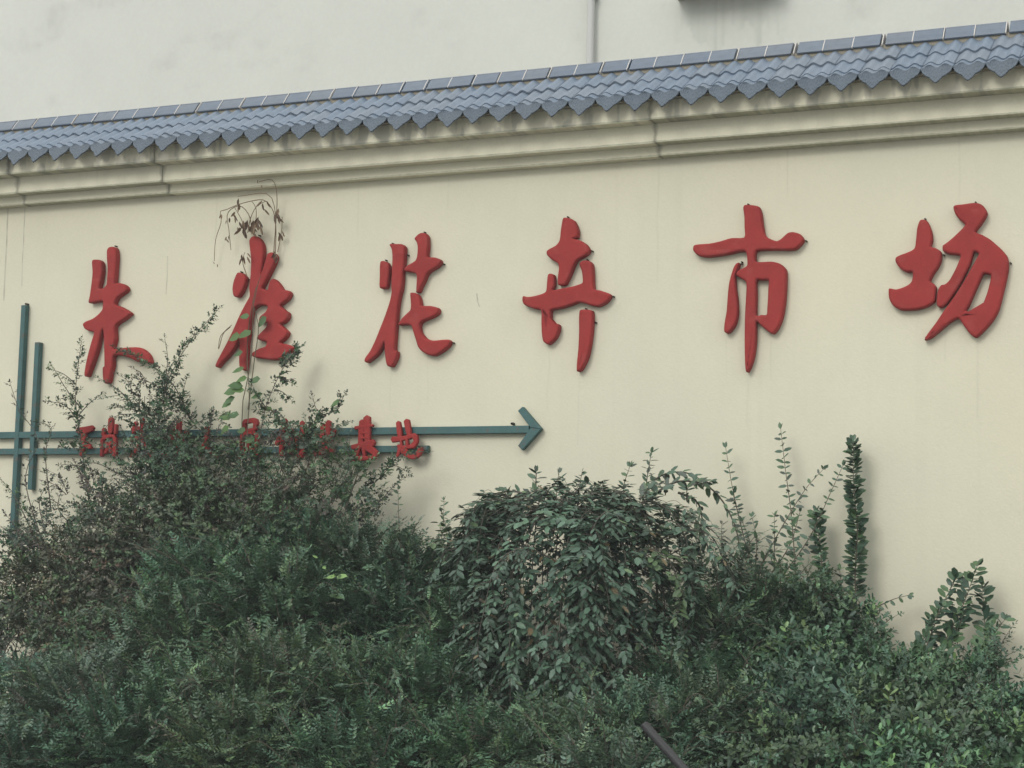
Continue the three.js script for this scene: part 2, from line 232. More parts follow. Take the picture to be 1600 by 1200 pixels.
// ---------------------------------------------------------------- red raised characters
const GLYPHS = [
  ['朱', [
    [[[-3.506,4],[-3.492,4.025],[-3.459,4.031],[-3.429,4.022],[-3.414,3.99],[-3.408,3.934],[-3.41,3.867],[-3.412,3.79],[-3.413,3.734],[-3.383,3.738],[-3.336,3.725],[-3.305,3.705],[-3.294,3.679],[-3.313,3.658],[-3.351,3.637],[-3.383,3.617],[-3.398,3.595],[-3.404,3.566],[-3.353,3.546],[-3.299,3.52],[-3.255,3.494],[-3.257,3.479],[-3.308,3.443],[-3.372,3.41],[-3.394,3.38],[-3.385,3.291],[-3.398,3.215],[-3.335,3.215],[-3.269,3.22],[-3.165,3.217],[-3.112,3.195],[-3.071,3.162],[-3.05,3.128],[-3.042,3.09],[-3.094,3.097],[-3.172,3.104],[-3.239,3.133],[-3.332,3.158],[-3.394,3.154],[-3.399,3.072],[-3.415,3.006],[-3.428,2.946],[-3.478,2.947],[-3.495,3.063],[-3.479,3.079],[-3.489,3.217],[-3.499,3.317],[-3.509,3.367],[-3.524,3.334],[-3.547,3.23],[-3.575,3.142],[-3.604,3.066],[-3.634,3],[-3.667,3.007],[-3.659,3.089],[-3.638,3.188],[-3.61,3.287],[-3.594,3.348],[-3.648,3.361],[-3.689,3.384],[-3.705,3.418],[-3.679,3.439],[-3.613,3.459],[-3.562,3.491],[-3.524,3.528],[-3.52,3.572],[-3.525,3.595],[-3.581,3.591],[-3.658,3.587],[-3.651,3.644],[-3.64,3.744],[-3.635,3.833],[-3.646,3.907],[-3.64,3.932],[-3.614,3.935],[-3.573,3.929],[-3.548,3.902],[-3.541,3.84],[-3.548,3.774],[-3.56,3.702],[-3.527,3.7],[-3.495,3.727],[-3.492,3.782],[-3.492,3.86],[-3.503,3.939]]],
  ]],
  ['雀', [
    [[[-2.282,3.768],[-2.247,3.763],[-2.223,3.745],[-2.203,3.717],[-2.216,3.663],[-2.241,3.61],[-2.27,3.577],[-2.31,3.586],[-2.325,3.641],[-2.318,3.695],[-2.301,3.742]]],
    [[[-2.191,4.009],[-2.17,4.039],[-2.134,4.043],[-2.098,4.018],[-2.069,3.975],[-2.059,3.914],[-2.063,3.833],[-2.071,3.752],[-2.034,3.872],[-2.024,3.901],[-1.989,3.91],[-1.958,3.895],[-1.945,3.861],[-1.969,3.801],[-2.005,3.735],[-2.048,3.656],[-2.059,3.636],[-2.031,3.626],[-2.012,3.617],[-2.005,3.654],[-1.991,3.694],[-1.965,3.706],[-1.933,3.685],[-1.901,3.65],[-1.877,3.619],[-1.831,3.609],[-1.811,3.585],[-1.828,3.546],[-1.873,3.514],[-1.895,3.495],[-1.855,3.46],[-1.824,3.439],[-1.825,3.399],[-1.859,3.366],[-1.889,3.354],[-1.849,3.319],[-1.821,3.292],[-1.832,3.259],[-1.861,3.233],[-1.883,3.214],[-1.814,3.198],[-1.767,3.17],[-1.811,3.132],[-1.871,3.093],[-1.947,3.086],[-2.04,3.098],[-2.117,3.113],[-2.131,3.141],[-2.074,3.173],[-2.013,3.191],[-2.006,3.224],[-2.045,3.232],[-2.093,3.254],[-2.063,3.293],[-2.019,3.332],[-2.008,3.365],[-2.075,3.377],[-2.069,3.421],[-2.024,3.453],[-2.007,3.493],[-2.041,3.505],[-2.088,3.503],[-2.133,3.471],[-2.146,3.404],[-2.157,3.31],[-2.169,3.216],[-2.172,3.108],[-2.175,3.014],[-2.23,3.029],[-2.242,3.11],[-2.242,3.191],[-2.248,3.245],[-2.277,3.192],[-2.336,3.126],[-2.389,3.08],[-2.424,3.041],[-2.451,3.051],[-2.43,3.102],[-2.371,3.201],[-2.313,3.308],[-2.256,3.428],[-2.205,3.521],[-2.169,3.58],[-2.175,3.648],[-2.168,3.743],[-2.168,3.851],[-2.182,3.947]]],
  ]],
  ['花', [
    [[[-1.055,3.79],[-1.038,3.797],[-1.004,3.787],[-0.983,3.758],[-0.981,3.701],[-0.987,3.64],[-0.997,3.594],[-1.055,3.596],[-1.058,3.684],[-1.06,3.757]]],
    [[[-0.985,3.919],[-0.922,3.917],[-0.882,3.913],[-0.858,3.891],[-0.855,3.839],[-0.86,3.747],[-0.867,3.696],[-0.866,3.655],[-0.872,3.583],[-0.887,3.523],[-0.898,3.451],[-0.906,3.349],[-0.912,3.237],[-0.914,3.135],[-0.894,3.119],[-0.897,3.074],[-0.916,3.033],[-0.938,3.008],[-0.973,3.016],[-0.988,3.056],[-0.999,3.127],[-1.003,3.189],[-1.017,3.159],[-1.055,3.103],[-1.1,3.069],[-1.139,3.044],[-1.163,3.055],[-1.158,3.081],[-1.119,3.131],[-1.082,3.201],[-1.039,3.303],[-1.002,3.394],[-0.971,3.485],[-0.956,3.556],[-0.96,3.597],[-0.96,3.68],[-0.958,3.803],[-0.964,3.876]]],
    [[[-0.781,3.949],[-0.754,3.978],[-0.726,3.989],[-0.692,3.983],[-0.672,3.953],[-0.667,3.881],[-0.67,3.81],[-0.614,3.802],[-0.569,3.784],[-0.562,3.758],[-0.589,3.729],[-0.644,3.701],[-0.672,3.677],[-0.687,3.637],[-0.714,3.587],[-0.73,3.552],[-0.754,3.553],[-0.754,3.619],[-0.756,3.681],[-0.802,3.701],[-0.852,3.71],[-0.857,3.731],[-0.826,3.756],[-0.77,3.784],[-0.755,3.824],[-0.753,3.886],[-0.763,3.922]]],
    [[[-0.803,3.545],[-0.774,3.549],[-0.746,3.539],[-0.723,3.506],[-0.713,3.464],[-0.704,3.449],[-0.637,3.446],[-0.581,3.431],[-0.567,3.408],[-0.579,3.383],[-0.623,3.359],[-0.678,3.341],[-0.711,3.322],[-0.716,3.292],[-0.704,3.251],[-0.663,3.209],[-0.607,3.192],[-0.54,3.195],[-0.485,3.195],[-0.468,3.178],[-0.484,3.143],[-0.538,3.104],[-0.592,3.08],[-0.643,3.087],[-0.694,3.114],[-0.728,3.15],[-0.747,3.201],[-0.771,3.263],[-0.787,3.304],[-0.824,3.314],[-0.886,3.313],[-0.894,3.323],[-0.87,3.358],[-0.832,3.393],[-0.799,3.422],[-0.795,3.468]]],
  ]],
  ['卉', [
    [[[0.383,4.024],[0.399,4.036],[0.439,4.028],[0.47,4.008],[0.491,3.97],[0.503,3.927],[0.498,3.89],[0.47,3.88],[0.515,3.867],[0.561,3.838],[0.589,3.795],[0.579,3.769],[0.54,3.744],[0.501,3.725],[0.479,3.694],[0.458,3.642],[0.431,3.585],[0.409,3.554],[0.358,3.557],[0.355,3.615],[0.362,3.679],[0.35,3.711],[0.304,3.74],[0.269,3.774],[0.266,3.801],[0.285,3.816],[0.336,3.84],[0.363,3.876],[0.37,3.945]]],
    [[[0.278,3.629],[0.294,3.641],[0.319,3.633],[0.329,3.606],[0.33,3.553],[0.32,3.521],[0.387,3.531],[0.466,3.541],[0.521,3.555],[0.543,3.57],[0.536,3.639],[0.516,3.692],[0.524,3.713],[0.552,3.722],[0.591,3.715],[0.613,3.688],[0.62,3.624],[0.628,3.519],[0.667,3.506],[0.733,3.483],[0.753,3.466],[0.74,3.435],[0.702,3.405],[0.658,3.391],[0.602,3.402],[0.557,3.418],[0.513,3.426],[0.457,3.408],[0.39,3.391],[0.334,3.383],[0.309,3.373],[0.307,3.32],[0.297,3.252],[0.325,3.256],[0.353,3.282],[0.372,3.27],[0.371,3.233],[0.349,3.181],[0.305,3.141],[0.288,3.136],[0.254,3.158],[0.241,3.217],[0.236,3.302],[0.232,3.381],[0.175,3.394],[0.105,3.423],[0.087,3.456],[0.092,3.488],[0.127,3.481],[0.184,3.486],[0.252,3.503],[0.269,3.523],[0.273,3.576]]],
    [[[0.523,3.365],[0.547,3.375],[0.592,3.371],[0.619,3.359],[0.624,3.288],[0.617,3.183],[0.605,3.1],[0.587,3.028],[0.555,2.966],[0.538,2.945],[0.511,2.941],[0.51,2.998],[0.519,3.103],[0.522,3.218],[0.52,3.302]]],
  ]],
  ['市', [
    [[[1.694,4.027],[1.709,4.045],[1.759,4.04],[1.803,4.026],[1.82,3.981],[1.831,3.904],[1.843,3.838],[1.87,3.809],[1.925,3.785],[1.958,3.799],[2.001,3.835],[2.039,3.84],[2.088,3.822],[2.11,3.785],[2.094,3.754],[2.056,3.723],[2.013,3.718],[1.948,3.722],[1.871,3.726],[1.789,3.723],[1.784,3.656],[1.828,3.648],[1.893,3.648],[1.948,3.632],[1.981,3.603],[1.994,3.57],[1.993,3.462],[1.985,3.355],[1.967,3.259],[1.94,3.196],[1.905,3.159],[1.864,3.182],[1.82,3.221],[1.792,3.242],[1.79,3.147],[1.783,3.05],[1.767,2.975],[1.74,2.912],[1.721,2.914],[1.714,2.998],[1.711,3.128],[1.712,3.279],[1.719,3.431],[1.719,3.512],[1.685,3.541],[1.649,3.567],[1.662,3.597],[1.707,3.616],[1.726,3.637],[1.717,3.719],[1.672,3.727],[1.606,3.714],[1.516,3.704],[1.438,3.701],[1.381,3.715],[1.346,3.749],[1.348,3.783],[1.38,3.792],[1.459,3.793],[1.538,3.805],[1.616,3.823],[1.703,3.822],[1.704,3.889],[1.702,3.966]],[[1.79,3.523],[1.829,3.524],[1.872,3.52],[1.871,3.468],[1.869,3.403],[1.865,3.338],[1.861,3.29],[1.825,3.29],[1.791,3.287],[1.79,3.363],[1.791,3.449]]],
    [[[1.629,3.615],[1.649,3.646],[1.668,3.651],[1.668,3.629],[1.651,3.586],[1.643,3.554],[1.648,3.477],[1.66,3.39],[1.663,3.303],[1.649,3.238],[1.622,3.196],[1.594,3.173],[1.569,3.187],[1.571,3.241],[1.585,3.327],[1.592,3.436],[1.602,3.523]]],
  ]],
  ['场', [
    [[[2.872,3.866],[2.891,3.875],[2.916,3.867],[2.933,3.84],[2.95,3.787],[2.954,3.734],[2.945,3.695],[2.975,3.682],[3.004,3.662],[3.012,3.644],[3.008,3.601],[2.991,3.558],[2.962,3.516],[2.94,3.469],[2.961,3.451],[2.976,3.429],[2.972,3.377],[2.965,3.334],[2.923,3.305],[2.864,3.288],[2.796,3.284],[2.744,3.29],[2.701,3.318],[2.676,3.363],[2.671,3.407],[2.677,3.433],[2.719,3.424],[2.762,3.434],[2.804,3.454],[2.823,3.479],[2.826,3.531],[2.787,3.535],[2.745,3.561],[2.717,3.606],[2.719,3.633],[2.749,3.649],[2.796,3.664],[2.839,3.688],[2.849,3.749],[2.856,3.818]]],
    [[[3.087,3.944],[3.102,3.956],[3.153,3.959],[3.211,3.964],[3.249,3.958],[3.278,3.937],[3.298,3.897],[3.29,3.867],[3.26,3.821],[3.227,3.775],[3.268,3.752],[3.318,3.719],[3.375,3.664],[3.416,3.615],[3.428,3.571],[3.427,3.52],[3.414,3.452],[3.398,3.385],[3.381,3.317],[3.364,3.258],[3.331,3.2],[3.289,3.15],[3.248,3.109],[3.223,3.093],[3.19,3.115],[3.149,3.172],[3.12,3.216],[3.095,3.213],[3.049,3.184],[2.99,3.134],[2.939,3.097],[2.901,3.087],[2.922,3.128],[2.973,3.195],[3.024,3.271],[3.091,3.363],[3.15,3.456],[3.192,3.531],[3.234,3.607],[3.244,3.632],[3.216,3.644],[3.192,3.566],[3.142,3.465],[3.091,3.381],[3.041,3.314],[3.007,3.293],[2.982,3.307],[2.979,3.351],[2.987,3.407],[3.008,3.44],[3.033,3.444],[3.063,3.473],[3.101,3.544],[3.13,3.616],[3.118,3.63],[3.059,3.64],[3.021,3.661],[3.019,3.696],[3.043,3.712],[3.093,3.753],[3.144,3.802],[3.159,3.827],[3.127,3.859],[3.098,3.9]],[[3.275,3.5],[3.316,3.491],[3.316,3.457],[3.291,3.364],[3.249,3.267],[3.224,3.259],[3.166,3.266],[3.183,3.299],[3.216,3.375],[3.25,3.451]]],
  ]],
];
const SMALL = [
  ['下', [[0.0454,[[-3.680,2.566],[-3.606,2.570],[-3.540,2.584]]],[0.0353,[[-3.618,2.560],[-3.619,2.479],[-3.632,2.374]]],[0.0403,[[-3.600,2.464],[-3.550,2.434]]],]],
  ['岗', [[0.04,[[-3.368,2.658],[-3.368,2.548]]],[0.025,[[-3.430,2.578],[-3.427,2.523],[-3.367,2.523]]],[0.025,[[-3.317,2.607],[-3.319,2.537]]],[0.0301,[[-3.438,2.493],[-3.437,2.368]]],[0.03,[[-3.438,2.498],[-3.330,2.517],[-3.316,2.362]]],[0.025,[[-3.400,2.468],[-3.341,2.392]]],[0.025,[[-3.346,2.477],[-3.401,2.388]]],]],
  ['失', [[0.0298,[[-3.132,2.625],[-3.158,2.546]]],[0.0298,[[-3.147,2.570],[-3.000,2.589]]],[0.0347,[[-3.167,2.491],[-2.955,2.514]]],[0.0347,[[-3.074,2.649],[-3.072,2.495]]],[0.0298,[[-3.072,2.490],[-3.109,2.416],[-3.166,2.367]]],[0.0347,[[-3.065,2.475],[-3.014,2.406],[-2.953,2.366]]],]],
  ['业', [[0.0344,[[-2.801,2.611],[-2.791,2.404]]],[0.0344,[[-2.738,2.630],[-2.733,2.404]]],[0.0296,[[-2.862,2.533],[-2.823,2.464]]],[0.0294,[[-2.664,2.551],[-2.701,2.472]]],[0.0393,[[-2.871,2.365],[-2.778,2.375],[-2.686,2.394]]],]],
  ['人', [[0.0341,[[-2.482,2.583],[-2.484,2.500],[-2.503,2.437],[-2.557,2.364]]],[0.0438,[[-2.487,2.451],[-2.433,2.402],[-2.368,2.358]]],]],
  ['员', [[0.0337,[[-2.154,2.618],[-2.054,2.622],[-2.056,2.559]]],[0.0289,[[-2.148,2.613],[-2.151,2.555],[-2.056,2.559]]],[0.0338,[[-2.161,2.517],[-2.167,2.406]]],[0.0337,[[-2.155,2.517],[-2.044,2.525],[-2.039,2.410]]],[0.0338,[[-2.098,2.497],[-2.117,2.405],[-2.170,2.343]]],[0.0337,[[-2.078,2.410],[-2.014,2.342]]],]],
  ['创', [[0.0334,[[-1.799,2.628],[-1.818,2.552],[-1.863,2.447]]],[0.0286,[[-1.797,2.590],[-1.729,2.532]]],[0.0286,[[-1.821,2.490],[-1.749,2.494],[-1.752,2.432]]],[0.0334,[[-1.815,2.485],[-1.816,2.370],[-1.734,2.384]]],[0.0333,[[-1.690,2.522],[-1.686,2.412]]],[0.038,[[-1.650,2.607],[-1.646,2.355],[-1.674,2.374]]],]],
  ['业', [[0.0331,[[-1.476,2.591],[-1.475,2.411]]],[0.0378,[[-1.428,2.609],[-1.432,2.416]]],[0.0284,[[-1.527,2.516],[-1.498,2.463]]],[0.0283,[[-1.372,2.547],[-1.407,2.472]]],[0.0425,[[-1.543,2.374],[-1.463,2.387],[-1.378,2.406]]],]],
  ['基', [[0.0374,[[-1.151,2.611],[-1.155,2.414]]],[0.0467,[[-1.110,2.638],[-1.098,2.442]]],[0.0234,[[-1.202,2.560],[-1.061,2.577]]],[0.0187,[[-1.154,2.522],[-1.096,2.526]]],[0.0187,[[-1.152,2.484],[-1.094,2.488]]],[0.0421,[[-1.219,2.419],[-1.119,2.437],[-1.046,2.451]]],[0.0328,[[-1.166,2.414],[-1.190,2.358],[-1.220,2.311]]],[0.0467,[[-1.103,2.428],[-1.022,2.371]]],[0.028,[[-1.123,2.414],[-1.116,2.344]]],[0.0374,[[-1.168,2.335],[-1.089,2.339],[-1.027,2.353]]],]],
  ['地', [[0.0324,[[-0.853,2.598],[-0.834,2.486]]],[0.037,[[-0.786,2.611],[-0.756,2.485]]],[0.037,[[-0.895,2.473],[-0.828,2.477],[-0.715,2.503]]],[0.0415,[[-0.715,2.499],[-0.704,2.457],[-0.733,2.421]]],[0.0278,[[-0.847,2.426],[-0.785,2.416],[-0.723,2.425]]],[0.0185,[[-0.823,2.467],[-0.816,2.416]]],[0.0185,[[-0.776,2.476],[-0.769,2.421]]],[0.0416,[[-0.805,2.398],[-0.757,2.361],[-0.696,2.356],[-0.661,2.402]]],[0.0278,[[-0.826,2.412],[-0.845,2.352]]],]],
];

const redMap = texture(512, 512, (u, v) => { const a = 1 + 0.34 * (N1.fbm(u * 8, v * 8, 4) - 0.5) + 0.16 * (N3.n(u * 120, v * 120) - 0.5); const f = Math.max(0, N2.fbm(u * 11, v * 11, 4) - 0.6) * 0.6; return [0.280 * a + f * 0.12, 0.029 * a + f * 0.11, 0.026 * a + f * 0.09]; });
redMap.repeat.set(1.2, 1.2);
const RED = new THREE.MeshPhysicalMaterial({ color: 0xffffff, roughness: 0.75, specularIntensity: 0.5, map: redMap }), RUST = std(lin(0.05, 0.04, 0.03), 0.9);
function smoothLoop(pts, hole = false, seg = 3) { const c = new THREE.CatmullRomCurve3(pts.map(([x, y]) => new THREE.Vector3(x, y, 0)), true, 'catmullrom', 0.4); const o = c.getPoints(pts.length * seg); o.pop(); const q = o.map((p) => new THREE.Vector2(p.x, p.y)); return THREE.ShapeUtils.isClockWise(q) === hole ? q : q.reverse(); }
const bigLabels = { '朱': 'large raised red character 朱, its foot tangled in leafy sprays', '雀': 'large raised red character 雀 with climbing vine and withered strands over it', '花': 'large raised red character 花, bare, above the small characters', '卉': 'large raised red character 卉 above the green arrow head', '市': 'large raised red character 市 with one closed loop, second to last', '场': 'large raised red character 场 that ends the big line' };
for (const [ch, comps] of GLYPHS) {
  const xs = comps.flatMap((c) => c[0].map((p) => p[0])), ys = comps.flatMap((c) => c[0].map((p) => p[1])), cx = (Math.min(...xs) + Math.max(...xs)) / 2, by = Math.min(...ys);
  const t = thing('sign_character', bigLabels[ch], 'sign character', 'large red characters on the wall', [cx, by, 0]);
  for (const [o, h] of comps) {
    const s = new THREE.Shape(smoothLoop(o)); if (h) s.holes.push(new THREE.Path(smoothLoop(h, true)));
    const bv = 0.017, g = new THREE.ExtrudeGeometry(s, { depth: 0.036, bevelEnabled: true, bevelSize: bv, bevelThickness: 0.018, bevelOffset: -bv, bevelSegments: 4 });
    // keep the swelling on the face only
    const p = g.attributes.position; for (let i = 0; i < p.count; i++) { const z = p.getZ(i); p.setZ(i, z < 0 ? 0.007 : z + 0.008); }
    g.translate(-cx, -by, 0); g.computeVertexNormals(); planarUV(g, 0, 0, 1, 1);
    mesh('stroke', g, RED, t);
    const top = o.reduce((a, b) => (b[1] > a[1] ? b : a)), right = o.reduce((a, b) => (b[0] > a[0] ? b : a));
    for (const q of [[top[0] + 0.012, top[1] + 0.008], [right[0] + 0.01, right[1] - 0.005]]) mesh('fixing_pin', tube([[q[0] - cx, q[1] - by, 0.001], [q[0] - cx, q[1] - by, 0.030]], 0.0065, 0.005, 6, 3), RUST, t);
  }
}
// ---------------------------------------------------------------- green bars and arrow
const greenMap = texture(512, 256, (u, v) => { const a = 1 + 0.3 * (N1.fbm(u * 20, v * 10, 4) - 0.5) + 0.25 * (N3.n(u * 200, v * 100) - 0.5); const f = N2.fbm(u * 26, v * 13, 4); const k = f > 0.66 ? Math.min(0.7, (f - 0.66) * 5) : 0; return [0.036 * a * (1 - k) + 0.10 * k, 0.100 * a * (1 - k) + 0.070 * k, 0.097 * a * (1 - k) + 0.05 * k]; });
const GREEN = std(0xffffff, 0.6, { map: greenMap });
const gUV = (g) => planarUV(g, 0, 0, 1, 0.5);
function bevelBox(x0, x1, y0, y1, z0, z1, b = 0.003) { const s = new THREE.Shape([[x0, y0], [x1, y0], [x1, y1], [x0, y1]].map((p) => new THREE.Vector2(...p))); const g = new THREE.ExtrudeGeometry(s, { depth: z1 - z0 - 2 * b, bevelEnabled: true, bevelSize: b, bevelThickness: b, bevelOffset: -b, bevelSegments: 1 }); g.translate(0, 0, z0 + b); return gUV(g); }
const SHEARTIP = [0.172, 2.552, 0.052][0];
{
  const a = thing('arrow_sign', 'long green metal arrow pointing away from the small red characters', 'arrow');
  mesh('shaft', bevelBox(-5.6, SHEARTIP - 0.012, 2.513, 2.566, 0.004, 0.052), GREEN, a);
  const tip = [[0.253, 2.542, 0.056][0], [0.253, 2.542, 0.056][1]];
  for (const [e, name] of [[[[0.106, 2.699, 0.056], [0.073, 2.671, 0.056], [0.171, 2.552, 0.056]], 'upper'], [[[0.111, 2.393, 0.056], [0.079, 2.424, 0.056], [0.171, 2.550, 0.056]], 'lower']]) {
    const up = name === 'upper', mid = [tip[0] - 0.0, tip[1]];
    const pts = [e[0], e[1], [e[2][0], e[2][1]], mid].map((p) => new THREE.Vector2(p[0], p[1]));
    if (!up) pts.reverse();
    const g = new THREE.ExtrudeGeometry(new THREE.Shape(pts), { depth: up ? 0.044 : 0.0425, bevelEnabled: true, bevelSize: 0.003, bevelThickness: 0.003, bevelOffset: -0.003, bevelSegments: 1 }); g.translate(0, 0, 0.008);
    mesh('arrowhead_barb', gUV(g), GREEN, a);
  }
  mesh('fixing_pin', tube([[SHEARTIP - 0.15, 2.582, 0.001], [SHEARTIP - 0.15, 2.582, 0.04]], 0.011, 0.009, 6, 3), RUST, a);
  const lx = [-0.629, 2.404, 0.050][0];
  const l = thing('green_bar', 'shorter green metal bar running beneath the arrow shaft', 'bar', 'green metal bars on the wall');
  mesh('bar', bevelBox(-5.6, lx, 2.383, 2.4315, 0.004, 0.050), GREEN, l);
  const p1 = [-4.321, 3.594, 0.055], q1 = [-4.319, 1.668, 0.055], p2 = [-4.165, 3.286, 0.055], q2 = [-4.151, 2.102, 0.055];
  const v1 = thing('green_bar', 'taller of the two upright green metal bars, capped by a pin', 'bar', 'green metal bars on the wall', [p1[0], q1[1], 0]);
  mesh('bar', bevelBox(0, 0.044, 0, p1[1] - q1[1], 0.004, 0.055), GREEN, v1);
  mesh('fixing_pin', tube([[0.03, p1[1] - q1[1] + 0.012, 0.001], [0.03, p1[1] - q1[1] + 0.012, 0.04]], 0.009, 0.007, 6, 3), RUST, v1);
  const v2 = thing('green_bar', 'shorter upright green metal bar beside the taller upright', 'bar', 'green metal bars on the wall', [p2[0], q2[1], 0]);
  mesh('bar', bevelBox(0, 0.044, 0, p2[1] - q2[1], 0.004, 0.0565), GREEN, v2);
}
// ---------------------------------------------------------------- small red characters fixed to the bars
{
  const ord = ['first small red character 下, next to the green uprights', 'second small red character 岗, right after the first', 'third small red character 失, nearly buried in leaves', 'fourth small red character 业 between 失 and 人', 'fifth small red character 人 made of two strokes', 'sixth small red character 员 under the climbing vine', 'seventh small red character 创 half covered by leaves', 'eighth small red character 业 with two tall uprights', 'ninth small red character 基, last but one of the row', 'tenth small red character 地 ending the row at the bar tip'];
  let nth = 0;
  for (const [ch, strokes] of SMALL) {
    const all = strokes.flatMap((s) => s[1]), cx = all.reduce((a, p) => a + p[0], 0) / all.length, by = Math.min(...all.map((p) => p[1])) - 0.02;
    const label = ord[nth++];
    const t = thing('small_sign_character', label, 'sign character', 'small red characters on the green bars', [cx, by, 0]);
    strokes.forEach(([w, pl], si) => {
      const c = new THREE.CatmullRomCurve3(pl.map(([x, y]) => new THREE.Vector3(x - cx, y - by, 0))), n = pl.length === 2 ? 3 : 8, L = [], Rr = [];
      const d0 = c.getTangent(0), d1 = c.getTangent(1), hw = w * 0.56;
      for (let i = 0; i <= n; i++) { const p = c.getPoint(i / n), d = c.getTangent(i / n), k = hw * (0.92 + 0.16 * Math.sin(Math.PI * i / n + si)); L.push([p.x - d.y * k, p.y + d.x * k]); Rr.push([p.x + d.y * k, p.y - d.x * k]); }
      const s0 = c.getPoint(0), s1 = c.getPoint(1);
      const loop = [...L, [s1.x + d1.x * hw * 0.7, s1.y + d1.y * hw * 0.7], ...Rr.reverse(), [s0.x - d0.x * hw * 0.6, s0.y - d0.y * hw * 0.6]].reverse();
      const sh = new THREE.Shape(loop.map((p) => new THREE.Vector2(...p)));
      const bv = Math.min(0.007, hw * 0.4), g = new THREE.ExtrudeGeometry(sh, { depth: 0.020, bevelEnabled: true, bevelSize: bv, bevelThickness: 0.008, bevelOffset: -bv, bevelSegments: 2 });
      g.translate(0, 0, 0.066 + si * 0.0012); planarUV(g, 0, 0, 1, 1); mesh('stroke', g, RED, t);
    });
  }
}

// ---------------------------------------------------------------- plants
const UP = new THREE.Vector3(0, 1, 0);
const rvec = () => new THREE.Vector3(rr(-1, 1), rr(-1, 1), rr(-1, 1));
// append one leaf (8 triangles, folded along the midrib) to a builder
class Geo {
  constructor() { this.p = []; this.c = []; this.i = []; }
  leaf(pos, dir, nrm, L, W, fold, curl, col, wide = 0.42) {
    const d = dir.clone().normalize(), s = new THREE.Vector3().crossVectors(d, nrm).normalize(), n = new THREE.Vector3().crossVectors(s, d).normalize(), b = this.p.length / 3;
    const put = (t, w, h) => { const z = -curl * t * t * L + h; const q = pos.clone().addScaledVector(d, t * L).addScaledVector(s, w).addScaledVector(n, z); this.p.push(q.x, q.y, q.z); this.c.push(col[0], col[1], col[2]); };
    put(0, 0, 0); put(wide * 0.75, 0, -fold * W * 0.5); put(wide * 0.75, W * 0.48, 0); put(wide * 0.75, -W * 0.48, 0); put(wide + 0.3, 0, -fold * W * 0.45); put(wide + 0.3, W * 0.40, 0); put(wide + 0.3, -W * 0.40, 0); put(1, 0, 0);
    for (const f of [[0, 2, 1], [0, 1, 3], [2, 5, 4], [2, 4, 1], [1, 4, 6], [1, 6, 3], [5, 7, 4], [4, 7, 6]]) this.i.push(b + f[0], b + f[1], b + f[2]);
  }
  stem(pts, r0, r1, col) {                                    // three-sided twig
    const n = pts.length, b = this.p.length / 3;
    for (let k = 0; k < n; k++) { const t = (k < n - 1 ? pts[k + 1].clone().sub(pts[k]) : pts[k].clone().sub(pts[k - 1])).normalize(), s = new THREE.Vector3().crossVectors(t, Math.abs(t.y) < 0.9 ? UP : new THREE.Vector3(1, 0, 0)).normalize(), u = new THREE.Vector3().crossVectors(s, t), r = r0 + (r1 - r0) * k / (n - 1);
      for (let j = 0; j < 3; j++) { const a = j * 2.0944, q = pts[k].clone().addScaledVector(s, r * Math.cos(a)).addScaledVector(u, r * Math.sin(a)); this.p.push(q.x, q.y, q.z); this.c.push(...col); } }
    for (let k = 0; k < n - 1; k++) for (let j = 0; j < 3; j++) { const a = b + k * 3 + j, c = b + k * 3 + (j + 1) % 3; this.i.push(a, c, c + 3, a, c + 3, a + 3); }
  }
  build() { const g = new THREE.BufferGeometry(); g.setAttribute('position', new THREE.Float32BufferAttribute(this.p, 3)); g.setAttribute('color', new THREE.Float32BufferAttribute(this.c, 3)); g.setIndex(this.i); g.computeVertexNormals(); return g; }
}
const jit = (k) => { const a = 1 + rr(-k, k), w = rr(-k, k) * 0.4; return [a * (1 + w), a, a * (1 - w * 0.6)]; };
// sprig along +Y in the XY plane, upper leaf faces toward +Z
function sprigGeo({ len, pairs, L, W, style, bend = 0.12, fold = 0.35, curl = 0.12, jitter = 0.25, stemCol = [0.9, 0.7, 0.55], wide = 0.42, taper = 0.5 }) {
  const g = new Geo(), at = (t) => new THREE.Vector3(bend * len * t * t * 0.6, len * t, -bend * len * t * t), pts = [];
  for (let k = 0; k <= 4; k++) pts.push(at(k / 4)); g.stem(pts, L * 0.045 + 0.0006, 0.0005, stemCol);
  const Z = new THREE.Vector3(0, 0, 1), X = new THREE.Vector3(1, 0, 0), Y = new THREE.Vector3(0, 1, 0);
  for (let k = 0; k < pairs; k++) {
    const t = (k + 0.7) / (pairs + 0.2), p = at(t), size = L * (1 - taper * Math.pow(t, 2.2)) * rr(0.8, 1.15) * (k === 0 ? 0.8 : 1);
    for (const s of [-1, 1]) {
      if (style === 'alternate' && (k + (s > 0 ? 1 : 0)) % 2 && R() < 0.55) continue;
      const a = rr(0.75, 1.15);
      let radial = X.clone().multiplyScalar(s);
      if (style !== 'flat') radial.applyAxisAngle(Y, style === 'cross' ? (k % 2) * Math.PI / 2 + rr(-0.35, 0.35) : rr(-1.4, 1.4));
      const d = Y.clone().multiplyScalar(Math.cos(a)).addScaledVector(radial, Math.sin(a)).addScaledVector(Z, rr(-0.1, 0.3));
      const n = style === 'flat' ? Z.clone().addScaledVector(X, s * -0.3).addScaledVector(rvec(), 0.25) : Y.clone().multiplyScalar(Math.sin(a)).addScaledVector(radial, -Math.cos(a)).addScaledVector(Z, 0.5).addScaledVector(rvec(), 0.3);
      g.leaf(p, d, n, size, W * size / L, fold, curl * rr(0.4, 1.8), jit(jitter), wide);
    }
  }
  g.leaf(at(1), Y.clone().addScaledVector(rvec(), 0.2), Z, L * (1 - taper * 0.7), W * 0.7, fold, curl, jit(jitter).map((x) => x * 1.12), wide);
  return g.build();
}
